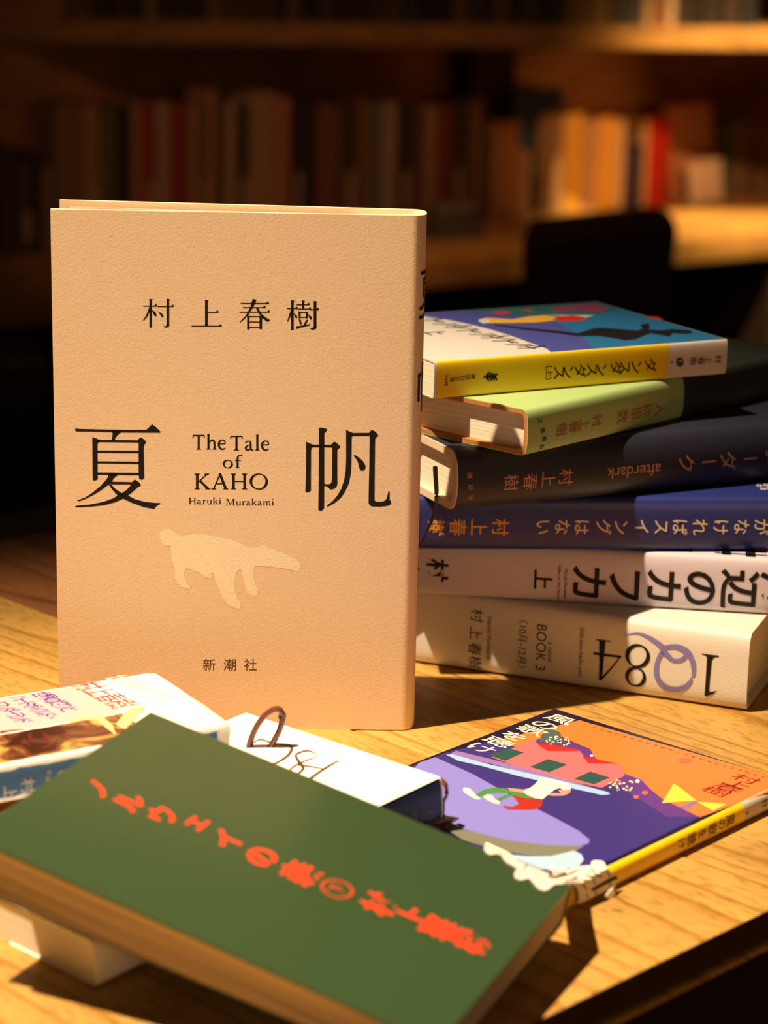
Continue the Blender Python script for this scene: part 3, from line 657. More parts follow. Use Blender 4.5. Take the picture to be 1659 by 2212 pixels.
for k, ch in enumerate(tx):
    t = k/(len(tx)-1); px, py = zoomed([(565+(115-565)*t, 277+(152-277)*t)], *KD)[0]
    x0, y0 = b6.on_front(px, py); sz = .0115; ca, sa = math.cos(.75), math.sin(.75)
    ink.add(transform(glyph(ch, .012), lambda a, b: (x0+(b*ca+a*sa)*sz, y0+(-a*ca+b*sa)*sz)), b6.front_map, EPS*3)
x0, y0 = b6.on_front(*zoomed([(125, 210)], *KD)[0])
ink.add(transform(glyph('上', .01), lambda a, b: (x0+b*.011, y0-a*.011)), b6.front_map, EPS*3)
ink.build('cover_lettering', INK, b6.root)
ink = Ink()
for t, px, py, h in (('ダ', 1405, 789, 33), ('ン', 1375, 792, 33), ('ス', 1350, 794, 33), ('・', 1352, 792, 20), ('ダ', 1330, 795, 33), ('ン', 1300, 798, 33), ('ス', 1279, 799, 33), ('ダ', 1253, 801, 33), ('ン', 1228, 803, 33), ('ス', 1208, 805, 33), ('(上)', 1186, 805, 20)):
    if t != '・': b6.spine_px(ink, [(t, px, py, h)], bold=.004)
ink.build('title_lettering', INK, b6.root); ink = Ink()
for ch, px, py, h in (('村', 1551, 776, 19), ('上', 1530, 777, 19), ('春', 1514, 779, 19), ('樹', 1497, 780, 19), ('講', 1022, 813, 13), ('談', 1010, 815, 13), ('社', 999, 817, 13), ('文', 987, 818, 13), ('庫', 976, 820, 13), ('Y648', 964, 821, 12), ('6', 1451, 783, 12)):
    b6.spine_px(ink, [(ch, px, py, h)])
ink.build('spine_lettering', INK, b6.root)
b6.art_spine([disc(1468, 782, 8, 10)]+[ribbon([(1044, 815), (1072, 813)], [4, 3], 3)]+[ribbon([(1050+6*k, 814), (1056+6*k, 814+s_*(10-k))], [5, 3], 3) for k in range(4) for s_ in (-1, 1)], EPS*2, 'leaf_emblem', INK)
ink = Ink(); b6.spine_px(ink, [('む', 1468, 782, 14)]); o = ink.build('number_mark', COVW, b6.root)
if o:
    for v in o.data.vertices: v.co.y -= .0003

# =============================================================== the flat picture paperback
NAVY = plain('dark_navy_cover', (.010, .006, .030), .3, .5)
h7 = .0072
P = onz(1348.5, 1860, h7); Q = onz(1659, 1710, h7); a = onz(1197.7, 1531, h7)
xd = Vector(Q-P).normalized(); yd7 = Vector((0, 0, 1)).cross(xd); va = Vector(a-P)
W7 = va.dot(yd7)+.0012; L7 = .146
b7 = Book('paperback_book', 'thin navy paperback with orange seaside picture cover, flat on the table', Vector(P)+xd*(va.dot(xd)-L7)-yd7*.0012-Vector((0, 0, h7)), xd, L7, W7, h7, .0026, 2.6, NAVY, WHITEP, board=.0004, square=.0002, cover_name='cover')
Z8 = (860, 1500, 2.0764); Z7 = (1000, 1500, 4.1475); Z9 = (1280, 1560, 4.377); Z5 = (1020, 1800, 4.879)
def art7(polys, e, name, col, rough=.3, zz=None):
    return b7.art([poly(zoomed(Pp, *zz) if zz else Pp) for Pp in polys], e, name, plain(name+'_ink', col, rough, .45))
art7([[(1252, 1556), (1659+60, 1690), (1512, 1765), (1330, 1682), (1070, 1600)]], EPS*.6, 'orange_sky', (.88, .175, .035))
art7([[(880, 1660), (965, 1625), (1070, 1600), (1200, 1640), (1340, 1690), (1512, 1765), (1330, 1853), (1250, 1890), (1130, 1890), (980, 1800), (900, 1760), (850, 1700)]], EPS, 'violet_sea', (.038, .026, .18))
art7([[(1156, 1600), (1185, 1587), (1215, 1592), (1250, 1608), (1275, 1618), (1285, 1636), (1320, 1665), (1350, 1672), (1385, 1684), (1405, 1705), (1430, 1725), (1470, 1745), (1512, 1765), (1440, 1765), (1340, 1700), (1300, 1690), (1170, 1625)]], EPS*1.5, 'purple_hill', (.10, .032, .22))
art7([[(1062, 1636), (1150, 1598), (1170, 1612), (1182, 1622), (1252, 1622), (1266, 1640), (1275, 1649), (1340, 1652), (1349, 1676), (1300, 1702), (1240, 1690), (1150, 1668)]], EPS*2, 'pink_houses', (.78, .135, .155))
art7([[(1158, 1606), (1185, 1608), (1250, 1620), (1252, 1623), (1182, 1623)], [(1258, 1634), (1335, 1650), (1270, 1649)]], EPS*2.4, 'red_roofs', (.62, .02, .018))
art7([[(1055, 1632), (1100, 1617), (1132, 1626), (1092, 1644)], [(1144, 1657), (1184, 1640), (1226, 1652), (1186, 1669)], [(1240, 1683), (1275, 1667), (1318, 1680), (1283, 1695)]], EPS*2.6, 'dark_windows', (.020, .075, .070))
art7([[(965, 1633), (985, 1622), (1060, 1640), (1180, 1672), (1300, 1708), (1318, 1714), (1312, 1718), (1240, 1705), (1150, 1675), (1060, 1650)]], EPS*2.2, 'lilac_path', (.24, .15, .42))
art7([[(963, 1630), (978, 1630), (1050, 1650), (1120, 1666), (1200, 1684), (1312, 1711), (1318, 1716), (1300, 1718), (1200, 1695), (1120, 1677), (1040, 1655), (990, 1644)]], EPS*2.6, 'pale_blue_strip', (.30, .48, .75))
art7([[(905, 1648), (940, 1636), (1020, 1672), (1110, 1722), (1200, 1768), (1250, 1795), (1274, 1815), (1270, 1823), (1250, 1828), (1180, 1826), (1100, 1816), (1020, 1796), (950, 1775), (880, 1720), (870, 1690)]], EPS*2, 'lavender_quay', (.21, .195, .60))
art7([[(940, 1775), (1020, 1796), (1100, 1816), (1180, 1826), (1262, 1828), (1240, 1840), (1190, 1850), (1140, 1848), (1080, 1838), (1000, 1815)]], EPS*2.2, 'grey_shade_strip', (.17, .17, .13))
art7([[(1090, 1846), (1140, 1850), (1190, 1850), (1240, 1838), (1256, 1846), (1261, 1858), (1250, 1872), (1210, 1881), (1165, 1877), (1120, 1862)]], EPS*2.4, 'pale_blue_pool', (.36, .55, .72))
# a plain seated figure on the quay
FZ = (1000, 1500, 4.1475)
art7([[(0, 850), (20, 838), (60, 845), (95, 880), (120, 910), (155, 930), (150, 945), (110, 940), (50, 905), (10, 880)]], EPS*3.6, 'white_shoe', (.84, .78, .62), zz=FZ)
art7([[(188, 915), (215, 898), (260, 908), (285, 940), (330, 965), (325, 985), (280, 978), (220, 950), (190, 930)]], EPS*3.6, 'white_shoe', (.84, .78, .62), zz=FZ)
art7([[(105, 905), (200, 850), (290, 838), (390, 845), (420, 870), (540, 880), (580, 900), (630, 935), (560, 930), (460, 905), (400, 925), (320, 962), (290, 940), (380, 905), (440, 895), (380, 885), (250, 885), (150, 922)]], EPS*3, 'green_figure', (.06, .22, .05), zz=FZ)
art7([[(445, 905), (480, 910), (560, 930), (640, 938), (710, 950), (715, 975), (700, 1010), (640, 1035), (560, 1037), (400, 1035), (358, 1010), (370, 1000), (440, 1010), (500, 985)]], EPS*3.3, 'red_figure', (.36, .025, .018), zz=FZ)
art7([[(400, 840), (420, 842), (540, 855), (600, 840), (660, 790), (665, 820), (610, 858), (540, 885), (420, 868)], [(850, 860), (930, 850), (968, 845), (960, 885), (900, 910), (800, 912), (760, 905), (780, 885), (880, 890)]], EPS*3.4, 'pink_arms', (.50, .26, .22), zz=FZ)
art7([[(540, 875), (640, 820), (665, 785), (690, 762), (760, 752), (810, 770), (880, 785), (940, 805), (968, 850), (900, 862), (870, 842), (830, 852), (780, 885), (745, 915), (715, 942), (640, 932), (570, 900)]], EPS*3.7, 'white_shirt', (.84, .78, .62), zz=FZ)
art7([[(1430, 1735), (1455, 1693), (1464, 1698), (1505, 1730)], [(1505, 1732), (1570, 1737), (1540, 1752)]], EPS*2.4, 'yellow_beams', (.90, .55, .06))
art7([[(1464, 1744), (1500, 1730), (1508, 1732), (1484, 1748)]], EPS*2.8, 'lighthouse_print', (.22, .14, .36))
art7([[(1178, 1571), (1210, 1582), (1216, 1602), (1196, 1606), (1165, 1600)]], EPS*1.8, 'grove_print', (.06, .10, .10))
rnd = random.Random(4)
dots = [disc(1178+rnd.random()*55, 1592+rnd.random()*14+(i % 3)*3, 2.2, 1.6, 8) for i in range(26)]+[disc(1316+rnd.random()*50, 1686+rnd.random()*22, 3, 2, 8) for i in range(22)]
b7.art(dots, EPS*3, 'light_dots', plain('dot_ink', (.72, .60, .30), .4, .3))
b7.art([disc(1202, 1593, 5, 3, 10), disc(1377, 1688, 5, 4, 10), disc(1278, 1633, 4, 2.5, 10)], EPS*3, 'white_dots', plain('white_dot_ink', (.8, .76, .7), .4, .3))
b7.art([disc(1393, 1713, 7, 4, 10), disc(1374, 1722, 6, 4, 10), disc(1334, 1690, 4, 3, 10), disc(1480, 1643, 14, 6, 14)], EPS*3, 'orange_dots', plain('orange_dot_ink', (.75, .12, .06), .4, .3))
ink = Ink()
for ch, px, py in (('風', 1211, 1554), ('の', 1178, 1567), ('歌', 1149, 1578), ('を', 1111, 1591), ('聴', 1077, 1603), ('け', 1041, 1616)):
    x, y = b7.on_front(px, py); b7.letters(ink, 'front', [(ch, x, y, .0084)], 'side', .008, EPS*3, 1.5)
ink.build('title_lettering', plain('ivory_title_ink', (.80, .72, .58), .4, .4), b7.root)
ink = Ink()
for ch, px, py in (('村', 1612, 1683), ('上', 1593, 1695), ('春', 1573, 1702), ('樹', 1548, 1710)):
    x, y = b7.on_front(px, py); b7.letters(ink, 'front', [(ch, x, y, .0072)], 'side', 0, EPS*3, 1.5)
for k, ch in enumerate('SINGABOUTWHITECHRISTMAS'):
    t = k/22; x, y = b7.on_front(1283+(1648-1283)*t, 1572+(1679-1572)*t); b7.letters(ink, 'front', [(ch, x, y, .0022)], 'side', 0, EPS*3)
ink.build('author_lettering', plain('maroon_ink', (.20, .018, .010), .4, .4), b7.root)
xe = b7.on_spine(1610, 1755, .0)[0]
spine_band(b7, .0005, xe, 'yellow_spine', plain('yellow_spine_ink', (.84, .53, .012), .3, .5))
o = spine_band(b7, xe, L7-.0003, 'grey_spine_end', plain('greyish_spine_ink', (.50, .44, .36), .35, .4))
ink = Ink()
for ch, px, py, h in (('風', 1578, 1771, 24), ('の', 1560, 1780, 22), ('歌', 1539, 1791, 24), ('を', 1517, 1801, 22), ('聴', 1494, 1812, 24), ('け', 1472, 1822, 22), ('村', 1652, 1735, 17), ('6', 1614, 1756, 12)):
    x, d = b7.on_spine(px, py); b7.letters(ink, 'spine', [(ch, x, min(max(d, -.0010), .0010), h*.72/F*1.55)], 'side', 0, EPS*2.2, .78)
ink.build('spine_lettering', plain('spine_ink', (.06, .035, .01), .5, .3), b7.root)

# =============================================================== white paperback, half hidden, resting on the picture paperback
CHALK = plain('white_paper_cover', (.86, .84, .80), .5, .3)
h8 = .0145; Lq = .145
A = Vector(onz(955, 1680, .0112+h8)); xd = Vector((.69, .717, .0105/Lq)).normalized()
zd8 = Vector((-.717*.03, .69*.03, 1)); zd8 = (zd8-xd*zd8.dot(xd)).normalized()
b8 = Book('paperback_book', 'white paperback with blue spine and brown ribbon, half under the green book', A-xd*Lq-zd8*h8, xd, Lq, .095, h8, .002, 3.4, CHALK, WHITEP, up=zd8, board=.0005, square=.0006, cover_name='cover')
DBL = plain('dark_blue_spine_print', (.022, .055, .17), .35, .45)
spine_band(b8, .030, Lq-.0008, 'blue_spine', DBL)
o = cover_art(b8, [[(.21, .006), (.995, .006), (.995, .030), (.21, .030)]], EPS*.5, 'cover_edge_print', CHALK)
ink = Ink()
b8.spine_px(ink, [('1', 930, 1754, 22), ('Q', 893, 1766, 26), ('8', 858, 1785, 24), ('4', 823, 1804, 24)])
ink.build('spine_lettering', plain('pale_grey_print', (.42, .42, .42), .5, .3), b8.root)
pathQ = ribbon([(533, 1618), (560, 1598), (590, 1606), (628, 1612), (622, 1632), (590, 1650), (570, 1640)], [2, 3, 4, 7, 6, 4, 2])
path8 = ribbon([(682, 1628), (664, 1622), (640, 1630), (645, 1645), (655, 1660), (640, 1672), (628, 1662), (650, 1648), (684, 1634), (682, 1628)], [2, 4, 5, 7, 7, 4, 4, 4, 2, 2])
path4 = ribbon([(732, 1643), (712, 1654), (690, 1668), (668, 1684)], [3, 5, 6, 7]); path4b = ribbon([(640, 1652), (670, 1656), (705, 1662)], [3, 4, 2])
b8.art([pathQ, path8, path4, path4b], EPS, 'script_lettering', plain('sepia_ink', (.10, .05, .025), .5, .3))
BRN = plain('brown_satin_ribbon', (.14, .040, .024), .35, .5, .6, 500)
bm = bmesh.new()
q0 = b8.M @ Vector((*b8.on_front(556, 1612), b8.T)); pl = np.array([q0.x, q0.y, q0.z])
wp = [onplane(a_, b_, pl+np.array([0, d, 0]), np.array([0, -1., 0])) for a_, b_, d in ((536, 1628, .001), (541, 1602, .000), (552, 1574, -.001), (570, 1548, -.002), (590, 1533, -.003), (604, 1533, -.003), (610, 1548, -.0025), (605, 1574, -.002), (592, 1600, -.001), (574, 1628, .001))]
add_tube(bm, [b8.Mi @ Vector(p) for p in smooth_path(wp, 4)], .0015, 8, .7)
o = bm_obj('ribbon_loop', bm, BRN, b8.root); o['label'] = 'brown ribbon loop standing above the white cover'
bm = bmesh.new()
q1 = b8.M @ Vector((Lq-.0005, .004, b8.T*.8)); pl = np.array([q1.x, q1.y, q1.z])
wp = [onplane(a_, b_, pl+np.array([0, d, 0]), np.array([0, -1., 0])) for a_, b_, d in ((948, 1682, .001), (957, 1688, 0), (963, 1697, -.001), (965, 1710, -.001), (963, 1722, -.001), (957, 1732, .000), (955, 1752, .001), (960, 1764, .001))]
add_tube(bm, [b8.Mi @ Vector(p) for p in smooth_path(wp, 4)], .0010, 8, .5)
bm_obj('ribbon_loop', bm, BRN, b8.root)
V = [b8.Mi @ Vector(onz(*p, zz)) for p, zz in (((930, 1782), .0088), ((962, 1763), .0088), ((992, 1769), .0112), ((958, 1788), .0088))]
V += [v+Vector((0, 0, .0004)) for v in V]
mesh_obj('ribbon_tip', V, [(0, 1, 2, 3), (7, 6, 5, 4), (0, 4, 5, 1), (1, 5, 6, 2), (2, 6, 7, 3), (3, 7, 4, 0)], plain('dark_brown_ribbon', (.05, .018, .012), .5, .4), b8.root, smooth=False)

# =============================================================== torn paperback at the left
TORN = plain('torn_white_paper', (.80, .74, .66), .8, .15, .8, 500)
h9 = .0120
P1, P2, TR = Vector(onz(0, 1657, .0375)), Vector(onz(216, 1617, .0375)), Vector(onz(325, 1453, .0330))
xd = (P2-P1).normalized(); far = (TR-P1); far = (far-xd*far.dot(xd)); W9 = far.length; zd9 = xd.cross(far.normalized())
L9 = .146; x_head = (TR-P1).dot(xd)
b9 = Book('torn_paperback_book', 'worn paperback with torn white edges, blue spine and pink picture cover at the left', P1+xd*(x_head-L9)-zd9*h9, xd, L9, W9, h9, .002, 3.4, TORN, WHITEP, up=zd9, board=.0006, square=.0002, cover_name='cover', noise=.0012, skew=.0065)
def rough_band(bk, surf, x0, x1, d0, d1, name, mat, e=EPS, amp=.0009, seed=1, n=46):
    rnd = random.Random(seed); mp = bk.spine_map if surf == 'spine' else bk.front_map
    e = .00012 if surf == 'spine' else e; V = []; Fc = []
    for k in range(n+1):
        x = x0+(x1-x0)*k/n
        a_, b_ = d0+rnd.uniform(0, amp), d1-rnd.uniform(0, amp)
        for j in range(15): V.append(mp(x-(.0065*(1-(a_+(b_-a_)*j/14)/W9)*x/L9 if surf == 'front' else .0065*x/L9), a_+(b_-a_)*j/14, e))
    for k in range(n):
        for j in range(14): q_ = 15*k+j; Fc.append((q_, q_+1, q_+16, q_+15))
    return mesh_obj(name, V, Fc, mat, bk.root, smooth=False)
ha = b9.arc[0]
rough_band(b9, 'spine', .003, L9-.004, -ha+.0022, ha-.0022, 'blue_spine', plain('worn_blue_print', (.055, .14, .30), .6, .3, var=.35), seed=2)
ym = .0375
rough_band(b9, 'front', .003, L9-.026, W9*.45, W9-.0012, 'pink_title_panel', plain('pale_pink_print', (.62, .43, .42), .5, .3), seed=3)
def photo_mat():
    mt, nt, b = nodes('sepia_photo_print'); Lk = nt.links.new
    tc = nt.nodes.new('ShaderNodeTexCoord'); n = nt.nodes.new('ShaderNodeTexNoise'); n.inputs['Scale'].default_value = 55; n.inputs['Detail'].default_value = 3; n.inputs['Distortion'].default_value = 1.2
    r = nt.nodes.new('ShaderNodeValToRGB'); e = r.color_ramp.elements
    e[0].position = .34; e[0].color = (.05, .012, .006, 1); e[1].position = .62; e[1].color = (.72, .38, .10, 1)
    a_ = e.new(.45); a_.color = (.16, .05, .02, 1); a_ = e.new(.52); a_.color = (.30, .17, .04, 1)
    Lk(tc.outputs['Object'], n.inputs['Vector']); Lk(n.outputs['Fac'], r.inputs[0]); Lk(r.outputs[0], b.inputs['Base Color'])
    b.inputs['Roughness'].default_value = .35
    return mt
rough_band(b9, 'front', .003, L9-.027, .0030, W9*.44, 'photo_panel', photo_mat(), seed=5, amp=.0006)
K1 = (0, 1420, 2.9625)
b9.art([poly(zoomed(P_, *K1)) for P_ in ([(440, 405), (560, 375), (650, 372), (720, 440), (745, 500), (690, 460), (620, 400), (540, 400), (470, 420)], [(820, 330), (920, 310), (930, 330), (800, 460), (740, 430)],)], EPS*2.4, 'pale_photo_streaks', plain('pale_gold_print', (.80, .60, .25), .4, .3))
b9.art([ribbon(zoomed(P_, *K1), [7, 8, 6], 5) for P_ in ([(190, 490), (195, 520), (215, 545)], [(288, 488), (295, 525), (315, 560)])]+[ribbon(zoomed([(0, 482), (80, 470), (150, 462)], *K1), [5, 3, 1.5], 4)], EPS*2.6, 'dark_photo_strokes', plain('dark_red_print', (.12, .02, .01), .4, .3))
def line9(text, pts, size, bold, mat, name, ink=None):
    ink = ink or Ink()
    (x0, y0), (x1, y1) = [b9.on_front(*p) for p in pts]
    n_ = len(text)
    for k, ch in enumerate(text):
        t = k/(n_-1); b9.letters(ink, 'front', [(ch, x0+(x1-x0)*t, y0+(y1-y0)*t, size)], 'side', bold, EPS*2, .82)
    return ink
ink = line9('村上春樹', ((192, 1482), (264, 1520)), .0118, 0, None, None)
ink.build('author_lettering', plain('red_brown_ink', (.42, .06, .04), .5, .3), b9.root)
ink = line9('世界の終りと', ((90, 1500), (150, 1532)), .0078, .01, None, None)
line9('ハードボイルド・', ((40, 1508), (112, 1551)), .0072, .01, None, None, ink)
line9('ワンダーランド', ((2, 1522), (50, 1557)), .0074, .01, None, None, ink)
ink.build('title_lettering', plain('violet_ink', (.10, .035, .28), .5, .3), b9.root)
ink = Ink()
for px, py, ch in ((60, 1698, '村'), (22, 1712, '上')): b9.spine_px(ink, [(ch, px, py, 34)], bold=.012)
b9.spine_px(ink, [('新', 106, 1669, 12), ('潮', 103, 1682, 12), ('C', 133, 1672, 28)])
ink.build('spine_lettering', plain('pale_spine_print', (.55, .50, .44), .6, .3), b9.root)
ink = Ink(); line9('世界の終りと', ((255, 1466), (360, 1510)), .010, .012, None, None, ink)
ink.build('embossed_lettering', plain('glossy_white_print', (.86, .80, .72), .2, .6), b9.root)

# =============================================================== green paperback in front
GREEN = plain('glossy_green_cover', (.033, .063, .024), .25, .45, coat=.35)
FRc, FLc, NRc = Vector((.0581, .6055, TZ+.0221)), Vector((-.0717, .6626, TZ+.0527)), Vector((.0166, .5137, TZ+.0178))
xd = (FLc-FRc).normalized(); nr = NRc-FRc; nr = nr-xd*nr.dot(xd); zdg = xd.cross(nr.normalized())
Tg = .0138
b10 = Book('paperback_book', 'green paperback with red characters, tilted across the other books in front', FRc-zdg*Tg, xd, (FLc-FRc).length, nr.length, Tg, .0018, 3.6, GREEN, pages_mat('tan_pages', (.84, .68, .46), .5, 1300), up=zdg, board=.0006, square=.0046, back_short=.0048, wedge=.0055, flush_tail=True, cover_name='cover')
ink = Ink()
items = [('ノ', 212, 1703, 52), ('ル', 278, 1732, 54), ('ウ', 352, 1760, 54), ('ェ', 418, 1775, 50), ('イ', 490, 1813, 56), ('の', 563, 1850, 60), ('森', 648, 1885, 64), ('下', 728, 1920, 30), ('村', 822, 1953, 60), ('上', 893, 1981, 60), ('春', 956, 2008, 60), ('樹', 1018, 2034, 60)]
for ch, px, py, h in items:
    if ch == '村': ink.build('title_lettering', plain('vermilion_title', (.72, .050, .018), .35, .4), b10.root); ink = Ink()
    x, y = b10.on_front(px, py); P_ = b10.M @ Vector((x, y, Tg))
    b10.letters(ink, 'front', [(ch, x, y, h*1.36*(Vector(CC)-P_).length/F*(1 if ch != '下' else .95))], 'side', .030 if ch != '下' else .0, EPS, .98)
x, y = b10.on_front(728, 1920)
ink.build('author_lettering', plain('vermilion_author', (.72, .050, .018), .35, .4), b10.root); ink = Ink()
ink.add([ellipse(x, y, .0044, .0044, .0006, .0005)], b10.front_map, EPS)
ink.build('volume_ring', plain('vermilion_print', (.72, .050, .018), .35, .4), b10.root)
# =============================================================== white cut-out paper lying over the green book's corner
cut = [(125,160),(150,145),(200,165),(260,195),(330,225),(400,262),(470,305),(575,345),(700,395),(800,440),(830,400),(880,398),(960,425),(1010,440),(1060,415),(1160,395),(1250,390),(1255,350),(1290,335),(1360,340),(1410,370),(1435,400),(1470,440),(1500,440),(1500,480),(1480,560),(1400,590),(1290,640),(1180,700),(1090,735),(1100,640),(1080,570),(1050,540),(990,535),(940,545),(880,545),(830,570),(800,605),(760,615),(710,600),(660,550),(620,500),(590,480),(540,500),(490,500),(445,470),(445,430),(480,385),(430,350),(370,320),(330,275),(310,240),(250,225),(190,235),(140,205)]
xg0, yg0 = 0.0, 0.0
def cutpt(px, py, lift):
    """where the paper lies: on the green cover, else sunk onto the picture paperback and over its spine"""
    x, y = b10.on_front(px, py)
    if x >= .0004 and y >= .0004: return b10.M @ Vector((x, y, Tg+lift))
    x7, y7 = b7.on_front(px, py)
    if y7 >= b7.sp[0][0]: return b7.M @ Vector((x7, y7, h7+.0012+lift))
    xs7, d7 = b7.on_spine(px, py, -.0004)
    return b7.M @ Vector((xs7, -.0010-lift, max(d7+h7/2, .0006)))
def draped(V2, T2, lift, sub=3):
    V2 = [tuple(v) for v in V2]; T2 = list(T2)
    for _ in range(sub):
        cache = {}; out = []
        def mid(i, j):
            k = (min(i, j), max(i, j))
            if k not in cache: V2.append(((V2[i][0]+V2[j][0])/2, (V2[i][1]+V2[j][1])/2)); cache[k] = len(V2)-1
            return cache[k]
        for a_, b_, c_ in T2:
            p_, q_, r__ = mid(a_, b_), mid(b_, c_), mid(c_, a_); out += [(a_, p_, r__), (p_, b_, q_), (r__, q_, c_), (p_, q_, r__)]
        T2 = out
    return [cutpt(px, py, lift) for px, py in V2], T2
cut = zoomed(cut, *Z5); tri = poly(cut)[1]
ctr = Vector(onz(1235, 1905, .0090))
paper = empty('paper_cutout', loc=ctr); tag(paper, 'white cut-out paper with black lines draped over the corner of the green book', 'paper ornament')
CUTP = plain('ivory_cut_paper', (.80, .72, .60), .6, .3)
V, Tt = draped(cut, tri, .0003)
o = mesh_obj('paper_sheet', [v-ctr for v in V], Tt, CUTP, paper, smooth=False)
sm = o.modifiers.new('thickness', 'SOLIDIFY'); sm.thickness = .0003; sm.offset = 0
lines = [ribbon(zoomed(Pp, *Z5), [w_/Z5[2] for w_ in Wd], 5) for Pp, Wd in (([(450,300),(575,345),(700,398),(840,452)], [7,9,8,7]), ([(570,355),(540,395),(515,435)], [14,10,5]), ([(620,410),(680,455),(720,505),(735,545)], [6,12,10,5]), ([(835,450),(810,475),(790,500)], [14,10,5]), ([(1110,440),(1060,465),(1000,495),(985,520)], [6,14,10,5]), ([(1070,495),(1120,520),(1160,560),(1165,590)], [6,10,12,5]), ([(1215,470),(1250,500),(1265,540)], [5,10,5]), ([(1240,420),(1300,440),(1345,450)], [5,14,8]), ([(1370,380),(1405,415),(1420,450)], [5,10,6]), ([(1225,590),(1330,535),(1420,485),(1495,450)], [26,30,34,40]), ([(1265,590),(1275,640)], [8,6]), ([(1415,500),(1425,545),(1410,590)], [8,10,8]), ([(1180,620),(1185,680)], [7,7]))]
ink = Ink()
for sh in lines: ink.add([sh], lambda a_, b_, e: cutpt(a_, b_, .0007)-ctr, EPS)
ink.build('drawn_lines', INK, paper)
tip = [(1310, 1937), (1318, 1926), (1325, 1919), (1329, 1926), (1328, 1934), (1322, 1940), (1314, 1942)]
V = [Vector(onz(a_, b_, .004+.004*(1942-b_)/23))-ctr for a_, b_ in tip]; V += [v+Vector((-.0004, .0004, .0003)) for v in V]; n_ = len(tip)
mesh_obj('paper_tip', V, [tuple(range(n_)), tuple(range(2*n_-1, n_-1, -1))]+[(i, (i+1) % n_, n_+(i+1) % n_, n_+i) for i in range(n_)], CUTP, paper, smooth=False)

# =============================================================== the counter, the shelf and their books
CZ = -.20                                     # counter top, relative to the table top
cl, cr = Vector(onz(0, 640, CZ)), Vector(onz(1659, 500, CZ))
U = (cr-cl).normalized(); Vv = Vector((-U.y, U.x, 0))
CM = Matrix(((U.x, Vv.x, 0, cl.x), (U.y, Vv.y, 0, cl.y), (0, 0, 1, TZ+CZ), (0, 0, 0, 1))); CI = CM.inverted()
counter = empty('counter', M=CM); tag(counter, 'long brown wooden counter with a bright pool of lamplight', 'counter')
bm = bmesh.new(); add_box(bm, (-1.2, 0, -.045), (2.6, .56, 0), .004); bm_obj('countertop', bm, SHELFM, counter)
bm = bmesh.new(); add_box(bm, (-1.2, .36, -.60), (2.6, .39, -.0455)); bm_obj('front_panel', bm, plain('dark_counter_panel', (.04, .022, .014), .7, .2), counter)
for x in (-1.1, .3, 1.5, 2.5):
    bm = bmesh.new(); add_box(bm, (x, .02, -.60), (x+.05, .359, -.0455)); bm_obj('leg', bm, plain('dark_counter_leg', (.04, .022, .014), .7, .2), counter)
def wall(name, c0, c1, mat):
    bm = bmesh.new(); add_box(bm, c0, c1); o = bm_obj(name, bm, mat, smooth=False); o.matrix_world = CM; o['kind'] = 'structure'; return o
wall('wall_back', (-1.6, .565, -.60), (3.2, .66, 2.2), PANELM)
# upper shelf: its own straight board
SZ = .14
sl, sr = Vector(onz(0, 44, SZ)), Vector(onz(1659, 62, SZ))
SU = (sr-sl).normalized(); SV = Vector((-SU.y, SU.x, 0))
SM = Matrix(((SU.x, SV.x, 0, sl.x), (SU.y, SV.y, 0, sl.y), (0, 0, 1, TZ+SZ), (0, 0, 0, 1))); SI = SM.inverted()
shelf = empty('upper_shelf', M=SM); tag(shelf, 'long brown wooden shelf board above the counter, brightly lit near its right end', 'shelf')
def sdepth(x): return (CM @ Vector((x, .564, 0)))
bm = bmesh.new()
vs = []
for z in (-.034, 0):
    for x, y in ((-1.0, 0), (1.75, 0)):
        vs.append((x, y, z))
# the board reaches back to the panel, which runs at an angle to it
def hit(x):
    p = SM @ Vector((x, 0, 0)); d = SV
    q = CI @ p; dl = CI.to_3x3() @ d
    return (.563-q.y)/dl.y
xa, xb_ = -.9, 1.75
V = [(xa, 0, -.034), (xb_, 0, -.034), (xb_, max(hit(xb_), .05), -.034), (xa, max(hit(xa), .05), -.034)]
V += [(x, y, 0) for x, y, z in V]
mesh_obj('shelf_board', V, [(0, 1, 2, 3), (4, 5, 6, 7), (0, 1, 5, 4), (1, 2, 6, 5), (2, 3, 7, 6), (3, 0, 4, 7)], SHELFM, shelf, smooth=False)
p0 = CI @ Vector(onplane(1020, 240, np.array(CM @ Vector((0, .50, 0))), np.array(Vv))); p1 = CI @ Vector(onplane(1112, 240, np.array(CM @ Vector((0, .50, 0))), np.array(Vv)))
up_ = empty('shelf_upright', M=CM @ Matrix.Translation((p0.x, .50, 0))); tag(up_, 'dark wooden upright holding the shelf between the two rows of books', 'shelf upright')
zt = (SM.translation.z-.0345)-(TZ+CZ)
bm = bmesh.new(); add_box(bm, (0, 0, 0), (p1.x-p0.x, .06, zt), .002); bm_obj('post', bm, plain('dark_upright_wood', (.05, .025, .015), .6, .3), up_)
bm = bmesh.new(); add_box(bm, (-.02, -.03, zt-.02), (p1.x-p0.x+.15, .06, zt-.0004), .002); bm_obj('bracket', bm, plain('dark_bracket_wood', (.05, .025, .015), .6, .3), up_)

